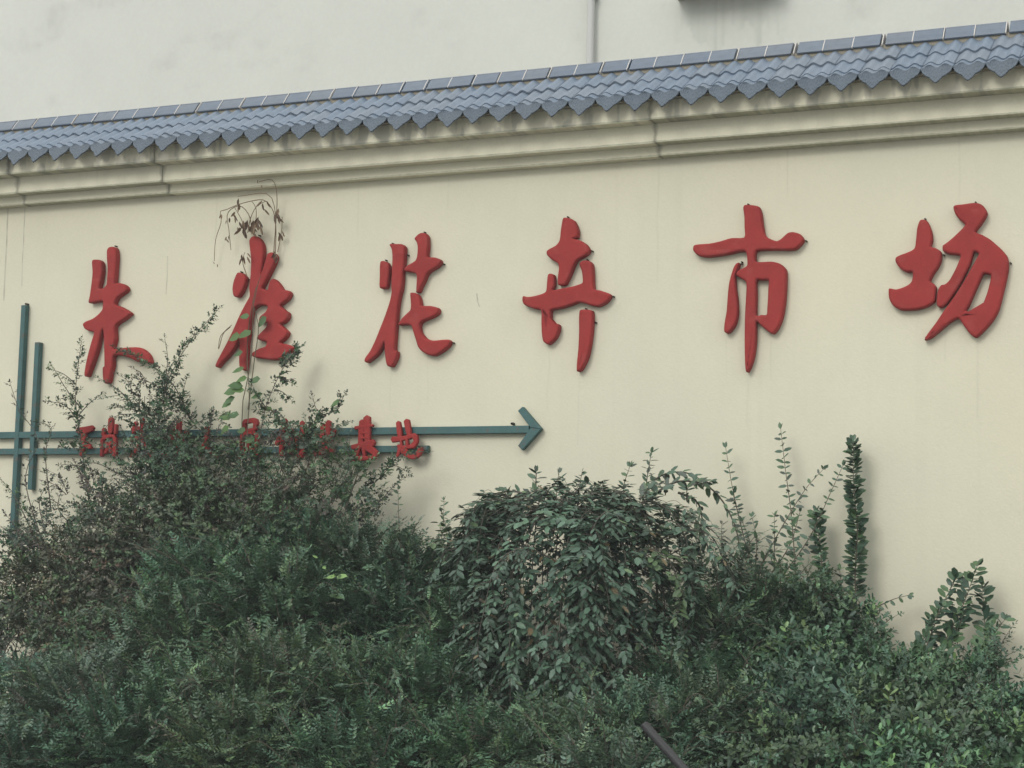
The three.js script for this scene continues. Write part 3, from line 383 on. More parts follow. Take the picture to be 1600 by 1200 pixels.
const leafMat = (rough, back) => new THREE.MeshPhysicalMaterial({ color: 0xffffff, vertexColors: true, roughness: rough, side: THREE.DoubleSide, transmission: back, thickness: 0, specularIntensity: 0.9 });
const M = { thorn: leafMat(0.55, 0), privet: leafMat(0.42, 0), spindle: leafMat(0.38, 0), weep: leafMat(0.45, 0), vine: leafMat(0.6, 0.35), dry: leafMat(0.9, 0.2) };
const bark = (r, g, b) => std(0xffffff, 0.95, { map: texture(64, 256, (u, v) => { const a = 0.7 + 0.6 * N2.fbm(u * 8, v * 22, 4); return [r * a, g * a, b * a]; }) });
const BARK = { thorn: bark(0.075, 0.062, 0.050), privet: bark(0.10, 0.085, 0.062), weep: bark(0.080, 0.074, 0.056), vine: bark(0.10, 0.085, 0.055), dry: bark(0.20, 0.14, 0.09), young: bark(0.10, 0.13, 0.06) };
// variants of each kind of sprig
const many = (n, o) => Array.from({ length: n }, () => sprigGeo({ ...o, len: o.len * rr(0.85, 1.15), bend: (o.bend ?? 0.12) * rr(0.3, 1.7) }));
const SPRIG = {
  thorn: many(5, { len: 0.105, pairs: 7, L: 0.036, W: 0.021, style: 'alternate', jitter: 0.35, wide: 0.5, stemCol: [0.8, 0.65, 0.55] }),
  clump: many(5, { len: 0.075, pairs: 4, L: 0.042, W: 0.028, style: 'alternate', jitter: 0.35, wide: 0.5, taper: 0.35, stemCol: [0.8, 0.7, 0.55] }),
  privet: many(5, { len: 0.16, pairs: 7, L: 0.038, W: 0.017, style: 'flat', bend: 0.22, jitter: 0.28 }),
  privetUp: many(4, { len: 0.15, pairs: 6, L: 0.036, W: 0.016, style: 'cross', bend: 0.1, jitter: 0.28 }),
  spindle: many(5, { len: 0.105, pairs: 4, L: 0.052, W: 0.027, style: 'cross', bend: 0.06, jitter: 0.25, wide: 0.55, taper: 0.25, fold: 0.25 }),
};
const _m = new THREE.Matrix4();
function basis(pos, dir, hint, s) {
  const y = dir.clone().normalize(), x = new THREE.Vector3().crossVectors(y, hint).normalize(), z = new THREE.Vector3().crossVectors(x, y).normalize();
  return _m.makeBasis(x.multiplyScalar(s), y.multiplyScalar(s), z.multiplyScalar(s)).setPosition(pos).clone();
}
class Plant {
  constructor(name, label, category, group, base) { this.t = thing(name, label, category, group, base); this.o = V(base); this.s = {}; this.tubes = []; }
  loc(p) { return (p.isVector3 ? p.clone() : V(p)).sub(this.o); }
  sprig(kind, pos, dir, hint, s, col) { const v = SPRIG[kind], k = kind + '|' + Math.floor(R() * v.length); (this.s[k] ??= []).push([basis(this.loc(pos), dir, hint, s), col]); }
  branch(pts, r0, r1, sides = 5) { this.tubes.push(tube(pts.map((p) => this.loc(p)), r0, r1, sides)); }
  // leafy shoot along a polyline
  shoot(kind, pts, { r0 = 0.006, r1 = 0.0018, step = 0.04, spread = 0.9, size = 1, col, bare = 0.0, taper = 0.4, facing = 0.4 }) {
    this.branch(pts, r0, r1, 5); const c = new THREE.CatmullRomCurve3(pts.map((p) => (p.isVector3 ? p : V(p)))), L = c.getLength();
    for (let d = L * bare; d < L; d += step * rr(0.7, 1.3)) {
      const u = d / L, p = c.getPointAt(u), tg = c.getTangentAt(u), out = rvec().addScaledVector(new THREE.Vector3(0, 0, 1), facing); out.addScaledVector(tg, -out.dot(tg)).normalize();
      this.sprig(kind, p, tg.clone().addScaledVector(out, spread), UP.clone().addScaledVector(rvec(), 0.4), size * (1 - taper * u) * rr(0.75, 1.15), col());
    }
    this.sprig(kind, c.getPointAt(1), c.getTangentAt(1), UP.clone().addScaledVector(rvec(), 0.4).add(new THREE.Vector3(0, 0, 0.5)), size * 0.75, col());
  }
  // single leaves set in opposite pairs straight on a stem, each a part of its own
  wand(pts, { r0 = 0.005, r1 = 0.0016, step = 0.038, L = 0.07, W = 0.42, droop = 0.35, open = 1.1, mats, per = 2, bare = 0.05, taper = 0.35, z = 0.9 }) {
    this.branch(pts, r0, r1, 5); const c = new THREE.CatmullRomCurve3(pts.map((p) => (p.isVector3 ? p : V(p)))), len = c.getLength(); let turn = rr(0, 3);
    for (let d = len * bare; d < len; d += step * rr(0.8, 1.2)) {
      const u = d / len, q = c.getPointAt(u), t = c.getTangentAt(u), e = new THREE.Vector3().crossVectors(t, new THREE.Vector3(0.3, 0.2, 1)).normalize(); turn += Math.PI / 2 + rr(-0.4, 0.4);
      for (let k = 0; k < per; k++) {
        const out = e.clone().applyAxisAngle(t, turn + k * 2 * Math.PI / per + rr(-0.3, 0.3)); if (out.z < -0.5 && q.z < 0.13) out.z *= -0.3;
        const a = open * rr(0.8, 1.2), dir = t.clone().multiplyScalar(Math.cos(a)).addScaledVector(out, Math.sin(a)).addScaledVector(UP, -droop * rr(0.4, 1.3) * (1 - u * 0.7));
        const n = UP.clone().addScaledVector(out, 0.2 + droop * 0.6).addScaledVector(rvec(), 0.35).add(new THREE.Vector3(0, 0, z));
        this.single(q, dir, n, L * rr(0.6, 1.2) * (1 - taper * u), mats);
      }
    }
    for (let k = 0; k < 3; k++) this.single(c.getPointAt(1), c.getTangentAt(1).clone().addScaledVector(rvec(), 0.45), rvec().add(new THREE.Vector3(0, 0.5, 1)), L * 0.62, mats);
  }
  single(q, dir, n, L, mats) { const o = mesh('leaf', LEAF[mats.shape][Math.floor(R() * 3)], mats.list[Math.floor(R() * mats.list.length)], this.t); basis(this.loc(q), dir, n, L).decompose(o.position, o.quaternion, o.scale); }
  // fill an ellipsoid with sprigs, denser toward its surface
  blob(kind, c, r, dens, { size = 1, col, up = 0.5, inner = 0.3, rise = 0, flat = 0.35, back = 1 }) {
    const tr = rr(0.88, 1.22), tg = rr(0.94, 1.18), tb = rr(0.85, 1.1), col0 = col; col = (p) => { const q = col0(p); q.r *= tr; q.g *= tg; q.b *= tb; return q; };
    c = V(c); const n = Math.round(dens * 4.19 * (r[0] * r[1] + r[1] * r[2] + r[0] * r[2]) / 3 * 3);
    for (let k = 0; k < n; k++) {
      const u = rvec(); if (u.length() > 1 || u.length() < 0.05) { k--; continue; } u.normalize();
      if (u.z < -0.35 && R() > back) continue;
      const lump = 1 + 0.22 * (N1.n(u.x * 2.6 + c.x * 3 + 20, u.y * 2.6 + c.y + 20) - 0.5) + 0.28 * (N2.n(u.x * 6 + c.x + 30, u.y * 6 + u.z * 6 + 30) - 0.5);
      const q = (R() < inner ? Math.pow(R(), 0.5) * 0.8 : rr(0.78, 1.0)) * lump;
      const p = new THREE.Vector3(c.x + u.x * r[0] * q, c.y + u.y * r[1] * q, c.z + u.z * r[2] * q); if (p.z < 0.10 || p.y < 0.1) continue;
      const gapn = N3.n(p.x * 6.5 + 40, p.y * 7.5 + p.z * 5 + 40); if (q > 0.72 && gapn < 0.30 && R() < 0.8) continue;
      const dir = new THREE.Vector3(u.x, u.y * 0.8, u.z).addScaledVector(UP, up).addScaledVector(rvec(), 0.65).normalize();
      this.sprig(kind, p.addScaledVector(dir, -0.06 * size), dir, UP.clone().addScaledVector(u, flat).addScaledVector(rvec(), 0.35), size * rr(0.7, 1.25), col(p));
    }
  }
  // arching shoots that break out of a blob's surface
  sprays(kind, c, r, n, { size = 0.5, col, len = [0.18, 0.42], arch = 0.3, step = 0.03 }) {
    c = V(c);
    for (let k = 0; k < n; k++) {
      const u = rvec().normalize(); if (u.z < -0.2 || u.y < -0.5) { k--; continue; }
      const a = new THREE.Vector3(c.x + u.x * r[0] * 0.88, c.y + u.y * r[1] * 0.88, c.z + u.z * r[2] * 0.88); if (a.z < 0.12) a.z = 0.12; const L = rr(...len), d = u.clone().setY(u.y * 0.6).addScaledVector(UP, rr(0.2, 1.0)).addScaledVector(rvec(), 0.45).normalize();
      const b = a.clone().addScaledVector(d, L * 0.55), e = a.clone().addScaledVector(d, L).addScaledVector(UP, -L * arch * rr(0.2, 1.6)); b.z = Math.max(b.z, 0.12); e.z = Math.max(e.z, 0.1);
      const tone = col(); const vary = () => tone.clone().multiplyScalar(rr(0.85, 1.2));
      this.shoot(kind, [a, b, e], { step, size: size * rr(0.8, 1.15), spread: 0.7, col: vary, r0: 0.0035, r1: 0.0012, taper: 0.45 });
    }
  }
  done(barkMat, leafMatl) {
    for (const k in this.s) {
      const [kind, v] = k.split('|'), list = this.s[k], im = new THREE.InstancedMesh(SPRIG[kind][v], leafMatl, list.length);
      list.forEach(([m, c], i) => { im.setMatrixAt(i, m); im.setColorAt(i, c); }); im.name = 'foliage'; im.userData.kind = 'stuff'; im.castShadow = im.receiveShadow = true; this.t.add(im);
    }
    if (this.tubes.length) { const g = mergeGeometries(this.tubes); mesh('branches', g, barkMat, this.t).userData.kind = 'stuff'; }
    return this.t;
  }
}
const oneLeaf = (W, fold, curl, wide) => { const g = new Geo(); g.leaf(new THREE.Vector3(), new THREE.Vector3(0, 1, 0), new THREE.Vector3(0, 0, 1), 1, W, fold, curl, [1, 1, 1], wide); return g.build(); };
const LEAF = { narrow: [0.1, 0.22, 0.35].map((c) => oneLeaf(0.44, 0.3, c, 0.42)), broad: [0.05, 0.2, 0.38].map((c) => oneLeaf(0.54, 0.3, c, 0.5)) };
const leafSet = (shape, rough, cols) => ({ shape, list: cols.map((c) => { const m = leafMat(rough, 0); m.color.setRGB(...c); return m; }) });
const SET = { privet: leafSet('narrow', 0.5, [[0.055, 0.102, 0.062], [0.066, 0.120, 0.068], [0.080, 0.140, 0.070], [0.066, 0.088, 0.064]]), weep: leafSet('narrow', 0.5, [[0.060, 0.104, 0.068], [0.070, 0.122, 0.074], [0.085, 0.140, 0.072], [0.070, 0.090, 0.068]]), spindle: leafSet('broad', 0.42, [[0.046, 0.090, 0.052], [0.055, 0.105, 0.056], [0.040, 0.078, 0.050], [0.070, 0.130, 0.055]]) };
const mixc = (list, k = 0.2) => () => { let u = R() * list.reduce((a, x) => a + x[0], 0); for (const [w, r, g, b] of list) { u -= w; if (u <= 0) { const a = 1 + rr(-k, k); return lin(r * a, g * a, b * a); } } return lin(0.05, 0.08, 0.05); };
const C = {
  thorn: mixc([[5, 0.062, 0.106, 0.062], [3, 0.072, 0.100, 0.066], [3, 0.072, 0.133, 0.062], [0.7, 0.092, 0.080, 0.066]], 0.35),
  bronze: mixc([[4, 0.078, 0.084, 0.068], [3, 0.070, 0.094, 0.066], [3, 0.064, 0.112, 0.064], [1, 0.102, 0.082, 0.066]], 0.35),
  young: mixc([[3, 0.112, 0.178, 0.080], [2, 0.082, 0.138, 0.071], [1, 0.136, 0.194, 0.091]], 0.25),
  privet: mixc([[5, 0.056, 0.108, 0.068], [3, 0.066, 0.129, 0.075], [1.5, 0.087, 0.153, 0.075], [0.5, 0.092, 0.098, 0.075]], 0.35),
  privet2: mixc([[4, 0.066, 0.122, 0.073], [2, 0.092, 0.158, 0.078], [1, 0.107, 0.173, 0.080]], 0.3),
  spindle: mixc([[5, 0.054, 0.108, 0.064], [3, 0.064, 0.126, 0.066], [0.5, 0.097, 0.173, 0.068]], 0.3),
};
// branches from a root to points scattered in a blob
function framework(pl, root, c, r, n, r0, wob = 0.12) {
  for (let k = 0; k < n; k++) { const u = rvec().normalize().multiplyScalar(rr(0.3, 0.95)), e = new THREE.Vector3(c[0] + u.x * r[0], c[1] + Math.abs(u.y) * r[1] * (R() < 0.25 ? -0.5 : 1), c[2] + u.z * r[2]); if (e.z < 0.12) e.z = 0.12;
    const a = V(root).add(new THREE.Vector3(rr(-0.15, 0.15), 0, rr(-0.12, 0.12))), m1 = a.clone().lerp(e, 0.4).add(rvec().multiplyScalar(wob)).addScaledVector(UP, 0.1), m2 = a.clone().lerp(e, 0.75).add(rvec().multiplyScalar(wob * 0.8)); m1.z = Math.max(m1.z, 0.12); m2.z = Math.max(m2.z, 0.12);
    pl.branch([a, m1, m2, e], r0 * rr(0.7, 1.2), 0.0025, 5); }
}

// thorny shrub: tall tangled mass of small leaves in front of the first characters
{
  const base = [-2.75, 0.05, 0.85], p = new Plant('thorny_shrub', 'tall tangled shrub of tiny dark leaves climbing over the small characters', 'shrub', null, base);
  const blobs = [[[-2.135, 1.780, 0.750], [0.62, 0.46, 0.42], 412], [[-2.600, 2.181, 0.500], [0.40, 0.34, 0.26], 270], [[-2.150, 2.065, 0.500], [0.42, 0.30, 0.26], 290], [[-1.505, 2.044, 0.500], [0.46, 0.30, 0.26], 290], [[-1.069, 2.139, 0.450], [0.32, 0.26, 0.2], 170], [[-1.497, 1.699, 0.750], [0.5, 0.36, 0.36], 375], [[-2.792, 2.648, 0.340], [0.25, 0.26, 0.13], 210], [[-1.923, 2.343, 0.360], [0.36, 0.13, 0.14], 230], [[-1.429, 2.444, 0.340], [0.24, 0.13, 0.12], 240], [[-2.423, 2.379, 0.360], [0.3, 0.13, 0.14], 220]];
  for (const [c, r, n] of blobs) { p.blob('thorn', c, r, n, { size: 0.95, col: C.thorn, up: 0.35, inner: 0.45 }); framework(p, [c[0] * 0.5 + base[0] * 0.5, 0.06, 0.85], c, r, 6, 0.009); p.sprays('clump', c, r, 11, { size: 0.7, col: C.thorn, len: [0.15, 0.38] }); }
  const sh = (pts, o = {}) => p.shoot('clump', pts, { step: 0.024, spread: 1.1, size: 0.95, col: C.thorn, r0: 0.0045, taper: 0.35, ...o });
  sh([[-3.295, 1.967, 0.400], [-3.476, 2.511, 0.320], [-3.566, 2.814, 0.280], [-3.560, 3.243, 0.250]], { step: 0.014, size: 0.8 }); sh([[-3.485, 2.711, 0.300], [-3.648, 2.865, 0.280], [-3.817, 3.062, 0.260]], { col: C.young, step: 0.04, size: 0.75 }); sh([[-3.497, 2.612, 0.300], [-3.672, 2.755, 0.280], [-3.816, 2.779, 0.270]]); sh([[-3.518, 2.661, 0.300], [-3.430, 2.761, 0.280], [-3.345, 2.820, 0.270]], { step: 0.04, size: 0.75 }); sh([[-3.572, 2.914, 0.280], [-3.694, 2.993, 0.270], [-3.828, 3.037, 0.260]], { step: 0.05, size: 0.75, col: C.young });
  sh([[-2.666, 2.115, 0.400], [-2.760, 2.650, 0.320], [-2.704, 2.944, 0.280], [-2.538, 3.236, 0.250], [-2.351, 3.444, 0.220]], { step: 0.013 }); sh([[-2.741, 2.797, 0.300], [-2.743, 3.094, 0.260], [-2.780, 3.234, 0.250]], { step: 0.04, size: 0.7 });
  sh([[-2.460, 2.597, 0.320], [-2.673, 2.895, 0.280], [-2.958, 3.067, 0.200], [-3.299, 3.207, 0.150]], { step: 0.022 }); sh([[-2.522, 2.694, 0.320], [-2.847, 2.898, 0.280], [-3.083, 2.957, 0.240]]); sh([[-2.474, 2.599, 0.300], [-2.589, 2.797, 0.270], [-2.579, 2.906, 0.250]]); sh([[-2.820, 2.652, 0.300], [-3.019, 2.706, 0.270], [-3.224, 2.731, 0.250]]); sh([[-2.608, 2.405, 0.340], [-2.417, 2.599, 0.300], [-2.210, 2.657, 0.260]]); sh([[-2.356, 2.502, 0.300], [-2.335, 2.600, 0.270], [-2.340, 2.660, 0.250]]);
  sh([[-1.834, 2.117, 0.400], [-1.853, 2.639, 0.300], [-1.789, 2.878, 0.260], [-1.720, 3.032, 0.230], [-1.639, 3.143, 0.200]], { step: 0.03 }); sh([[-1.751, 2.999, 0.240], [-1.695, 3.070, 0.230], [-1.633, 3.136, 0.220]], { step: 0.010 }); sh([[-1.834, 2.688, 0.280], [-1.957, 2.811, 0.250], [-1.993, 2.870, 0.240]]); sh([[-1.792, 2.830, 0.270], [-1.738, 2.822, 0.250], [-1.688, 2.784, 0.240]], { step: 0.02 }); sh([[-1.829, 2.689, 0.270], [-1.775, 2.666, 0.250], [-1.745, 2.596, 0.240]], { step: 0.015 }); sh([[-1.774, 2.925, 0.270], [-1.731, 2.916, 0.250], [-1.676, 2.892, 0.240]], { step: 0.015 });
  sh([[-1.568, 2.164, 0.400], [-1.469, 2.493, 0.320], [-1.364, 2.634, 0.280], [-1.261, 2.682, 0.250], [-1.233, 2.767, 0.230]], { step: 0.014 }); sh([[-1.338, 2.634, 0.280], [-1.431, 2.684, 0.260], [-1.466, 2.755, 0.250]]);
  sh([[-0.963, 2.027, 0.450], [-0.824, 2.213, 0.340], [-0.721, 2.342, 0.300], [-0.555, 2.371, 0.260]], { step: 0.02 }); sh([[-1.062, 1.936, 0.450], [-0.882, 1.986, 0.360], [-0.765, 2.125, 0.300], [-0.711, 2.171, 0.280]], { step: 0.022, col: C.bronze }); sh([[-1.268, 1.934, 0.450], [-1.072, 1.884, 0.380], [-0.926, 1.919, 0.320], [-0.857, 1.988, 0.300]], { step: 0.022, col: C.bronze }); sh([[-1.374, 1.979, 0.450], [-1.106, 1.803, 0.360], [-0.933, 1.815, 0.320]], { step: 0.03, col: C.bronze }); sh([[-0.835, 2.237, 0.320], [-0.755, 2.270, 0.300], [-0.693, 2.239, 0.280]], { step: 0.02 });
  sh([[-3.021, 1.919, 0.450], [-3.219, 2.188, 0.360], [-3.462, 2.274, 0.320], [-3.641, 2.285, 0.300]], { step: 0.022 }); sh([[-3.697, 2.415, 0.300], [-3.594, 2.465, 0.280], [-3.466, 2.466, 0.250]], { step: 0.02 });
  p.done(BARK.thorn, M.thorn);
}
{
  const base = [-4.05, 0.05, 0.75], p = new Plant('bronze_shrub', 'thin straggling bronze leaved shrub around the feet of the green uprights', 'shrub', null, base);
  const blobs = [[[-3.232, 1.296, 0.700], [0.62, 0.5, 0.4], 375], [[-2.599, 1.543, 0.850], [0.45, 0.42, 0.36], 350], [[-3.746, 1.669, 0.450], [0.34, 0.28, 0.22], 187], [[-3.159, 1.917, 0.500], [0.32, 0.26, 0.25], 212], [[-3.922, 1.132, 0.600], [0.4, 0.5, 0.3], 250], [[-2.712, 0.957, 1.100], [0.55, 0.3, 0.35], 375]];
  for (const [c, r, n] of blobs) { p.blob('thorn', c, r, n, { size: 0.95, col: C.bronze, up: 0.3, inner: 0.45 }); framework(p, [c[0] * 0.5 + base[0] * 0.5, 0.06, 0.75], c, r, 6, 0.009); p.sprays('clump', c, r, 9, { size: 0.7, col: C.bronze, len: [0.15, 0.38] }); }
  const sh = (pts, o = {}) => p.shoot('clump', pts, { step: 0.04, spread: 1.1, size: 0.8, col: C.bronze, r0: 0.005, taper: 0.35, ...o });
  sh([[-3.653, 1.622, 0.450], [-3.992, 2.216, 0.300], [-3.916, 2.469, 0.260], [-4.152, 2.728, 0.220], [-4.263, 2.926, 0.200]], { step: 0.05 }); sh([[-3.822, 1.767, 0.400], [-4.107, 2.066, 0.300], [-4.259, 2.168, 0.260]], { col: C.young }); sh([[-3.701, 1.769, 0.400], [-3.844, 2.017, 0.300], [-3.786, 2.158, 0.260]]); sh([[-3.449, 1.820, 0.420], [-3.639, 1.967, 0.340], [-3.620, 2.127, 0.300]]); sh([[-3.710, 1.572, 0.450], [-4.049, 1.676, 0.340], [-4.270, 1.689, 0.300]]); sh([[-3.761, 1.426, 0.450], [-4.008, 1.519, 0.340], [-4.183, 1.516, 0.300]]); sh([[-3.650, 1.916, 0.400], [-3.807, 2.415, 0.300], [-3.779, 2.567, 0.270], [-3.921, 2.621, 0.250]], { step: 0.03, col: C.thorn });
  p.done(BARK.thorn, M.thorn);
}
// privets: feathery opposite leaved hedge plants
{
  const grp = 'small leaved privets of the hedge';
  const privet = (label, base, blobs, shoots = [], wands = []) => {
    const p = new Plant('privet_shrub', label, 'shrub', grp, base);
    for (const [c, r, n = 420] of blobs) { p.blob('privet', c, r, n, { size: rr(0.95, 1.08), col: C.privet, up: 0.35, inner: 0.3, flat: 0.5 }); framework(p, [c[0] * 0.6 + base[0] * 0.4, 0.06, base[2]], c, r, 6, 0.010, 0.08); p.sprays('privet', c, r, 16, { size: 0.52, col: R() < 0.5 ? C.privet : C.privet2 }); }
    for (const [pts, o] of shoots) p.shoot('privet', pts, { step: 0.035, spread: 0.75, size: 0.6, col: C.privet, r0: 0.005, taper: 0.45, ...o });
    for (const [pts, o] of wands) p.wand(pts, { mats: SET.privet, ...o });
    return p.done(BARK.privet, M.privet);
  };
  privet('feathery privet with upright shoots between tangled shrub and weeping dome', [-0.95, 0.05, 0.95],
    [[[-0.782, 1.472, 0.750], [0.60, 0.38, 0.40]], [[-0.317, 1.334, 0.750], [0.42, 0.36, 0.38]], [[-1.214, 1.572, 0.700], [0.40, 0.34, 0.34]], [[-0.346, 1.089, 1.100], [0.55, 0.40, 0.35]], [[0.263, 1.179, 1.350], [0.22, 0.26, 0.24], 380]],
    [ [[[-0.813, 1.580, 0.700], [-0.826, 1.758, 0.500], [-0.820, 1.823, 0.400]], {}], [[[-0.616, 1.584, 0.700], [-0.666, 1.761, 0.500], [-0.758, 1.771, 0.400]], {}], [[[-1.071, 1.664, 0.600], [-0.927, 1.779, 0.500], [-0.830, 1.814, 0.400]], {}], [[[-1.270, 1.703, 0.700], [-1.133, 1.844, 0.500], [-0.982, 1.821, 0.400]], {}], [[[-0.228, 1.506, 0.600], [-0.208, 1.680, 0.500], [-0.250, 1.811, 0.450]], { step: 0.025 }], [[[-0.422, 1.545, 0.600], [-0.330, 1.722, 0.500], [-0.261, 1.855, 0.450]], { step: 0.025 }]],
    [[[[-0.518, 1.500, 0.600], [-0.659, 1.808, 0.400], [-0.729, 2.102, 0.300]], { L: 0.06, step: 0.045 }], [[[-0.301, 1.548, 0.550], [-0.323, 1.812, 0.400], [-0.357, 2.027, 0.320]], { L: 0.062, step: 0.032 }], [[[-0.205, 1.550, 0.550], [-0.284, 1.812, 0.420], [-0.355, 1.945, 0.360]], { L: 0.062, step: 0.032 }]]);
  privet('arching privet in front of the tangled shrub', [-1.5, 0.05, 1.5],
    [[[-1.661, 1.343, 1.200], [0.55, 0.36, 0.36]], [[-1.048, 1.236, 1.300], [0.50, 0.42, 0.36]], [[-1.598, 1.014, 1.500], [0.55, 0.36, 0.36]]],
    [[[[-1.681, 1.344, 1.400], [-2.193, 1.635, 1.200], [-2.665, 1.721, 1.000]], {}], [[[-1.286, 1.397, 1.400], [-1.677, 1.687, 1.200], [-2.144, 1.750, 1.050]], { step: 0.03 }], [[[-1.754, 1.470, 1.300], [-2.215, 1.725, 1.100], [-2.613, 1.776, 1.000]], { col: C.young }]]);
  privet('low privet of the hedge front beneath the bronze leaved shrub', [-2.6, 0.05, 2.0],
    [[[-2.782, 0.515, 1.800], [0.5, 0.34, 0.4]], [[-2.067, 0.609, 2.000], [0.50, 0.36, 0.42]], [[-1.496, 0.391, 2.300], [0.5, 0.36, 0.36]], [[-2.207, 0.228, 2.300], [0.5, 0.36, 0.36]]]);
  privet('low privet of the hedge front beneath the arching privet', [-1.2, 0.05, 2.1],
    [[[-1.246, 0.613, 2.000], [0.50, 0.38, 0.42]], [[-0.716, 0.751, 1.900], [0.48, 0.40, 0.42]], [[-0.661, 0.415, 2.400], [0.5, 0.36, 0.36]]]);
  privet('low privet of the hedge front before the feathery privet', [-0.1, 0.05, 2.1],
    [[[-0.137, 0.704, 1.900], [0.50, 0.38, 0.42]], [[0.240, 0.755, 1.800], [0.42, 0.34, 0.40]], [[0.141, 0.431, 2.400], [0.55, 0.34, 0.36]], [[0.810, 0.500, 2.300], [0.45, 0.28, 0.36]]],
    [[[[-0.060, 0.692, 2.200], [-0.267, 0.908, 2.300], [-0.424, 0.943, 2.400]], {}], [[[0.356, 0.714, 2.200], [0.221, 0.897, 2.350], [0.042, 0.891, 2.400]], {}]]);
  privet('low privet around the dark slanting pole', [1.25, 0.05, 2.05],
    [[[1.265, 0.546, 2.100], [0.48, 0.26, 0.40]], [[0.862, 0.685, 1.400], [0.36, 0.26, 0.3]], [[1.017, 0.724, 0.700], [0.4, 0.3, 0.25], 300], [[1.700, 0.664, 1.950], [0.42, 0.28, 0.38]], [[1.993, 0.697, 1.700], [0.36, 0.26, 0.36]], [[1.713, 0.445, 2.500], [0.5, 0.24, 0.3]], [[1.755, 0.838, 1.300], [0.40, 0.30, 0.3]]],
    [[[[1.926, 0.706, 2.300], [1.976, 0.813, 2.350], [1.958, 0.862, 2.350]], { step: 0.02 }]]);
  privet('privet with bare stemmed wands rising beside the weeping dome', [1.75, 0.05, 0.6],
    [[[1.934, 1.276, 0.550], [0.42, 0.28, 0.32], 380], [[2.154, 1.401, 0.450], [0.25, 0.18, 0.2], 260], [[1.695, 1.510, 0.450], [0.22, 0.16, 0.2], 240], [[1.778, 1.204, 1.000], [0.24, 0.26, 0.26], 360]],
    [], [[[[1.913, 1.434, 0.400], [1.755, 1.843, 0.220], [1.672, 2.137, 0.180], [1.620, 2.392, 0.160]], { step: 0.044, L: 0.074, z: 1.4 }], [[[2.162, 1.481, 0.400], [2.077, 1.971, 0.220], [2.037, 2.220, 0.200], [1.996, 2.510, 0.180]], { step: 0.038, L: 0.086, z: 1.4 }], [[[1.891, 1.555, 0.400], [2.059, 1.928, 0.250], [2.180, 2.137, 0.200], [2.280, 2.250, 0.180]], { step: 0.042, z: 1.4 }], [[[2.038, 1.518, 0.400], [2.209, 1.807, 0.260], [2.330, 2.097, 0.200], [2.404, 2.270, 0.180]], { step: 0.042, z: 1.4 }], [[[2.017, 1.477, 0.400], [1.990, 1.721, 0.300], [1.975, 1.944, 0.250]], {}], [[[1.878, 1.555, 0.350], [1.855, 1.802, 0.240], [1.813, 1.936, 0.200]], { step: 0.035 }], [[[1.878, 1.555, 0.350], [1.782, 1.760, 0.240], [1.687, 2.073, 0.200]], { step: 0.036 }], [[[1.962, 1.537, 0.350], [2.084, 1.764, 0.260], [2.136, 1.971, 0.220]], { step: 0.036, L: 0.065 }], [[[1.807, 1.553, 0.400], [1.829, 1.759, 0.300], [1.776, 1.903, 0.300]], { step: 0.036 }]]);
}
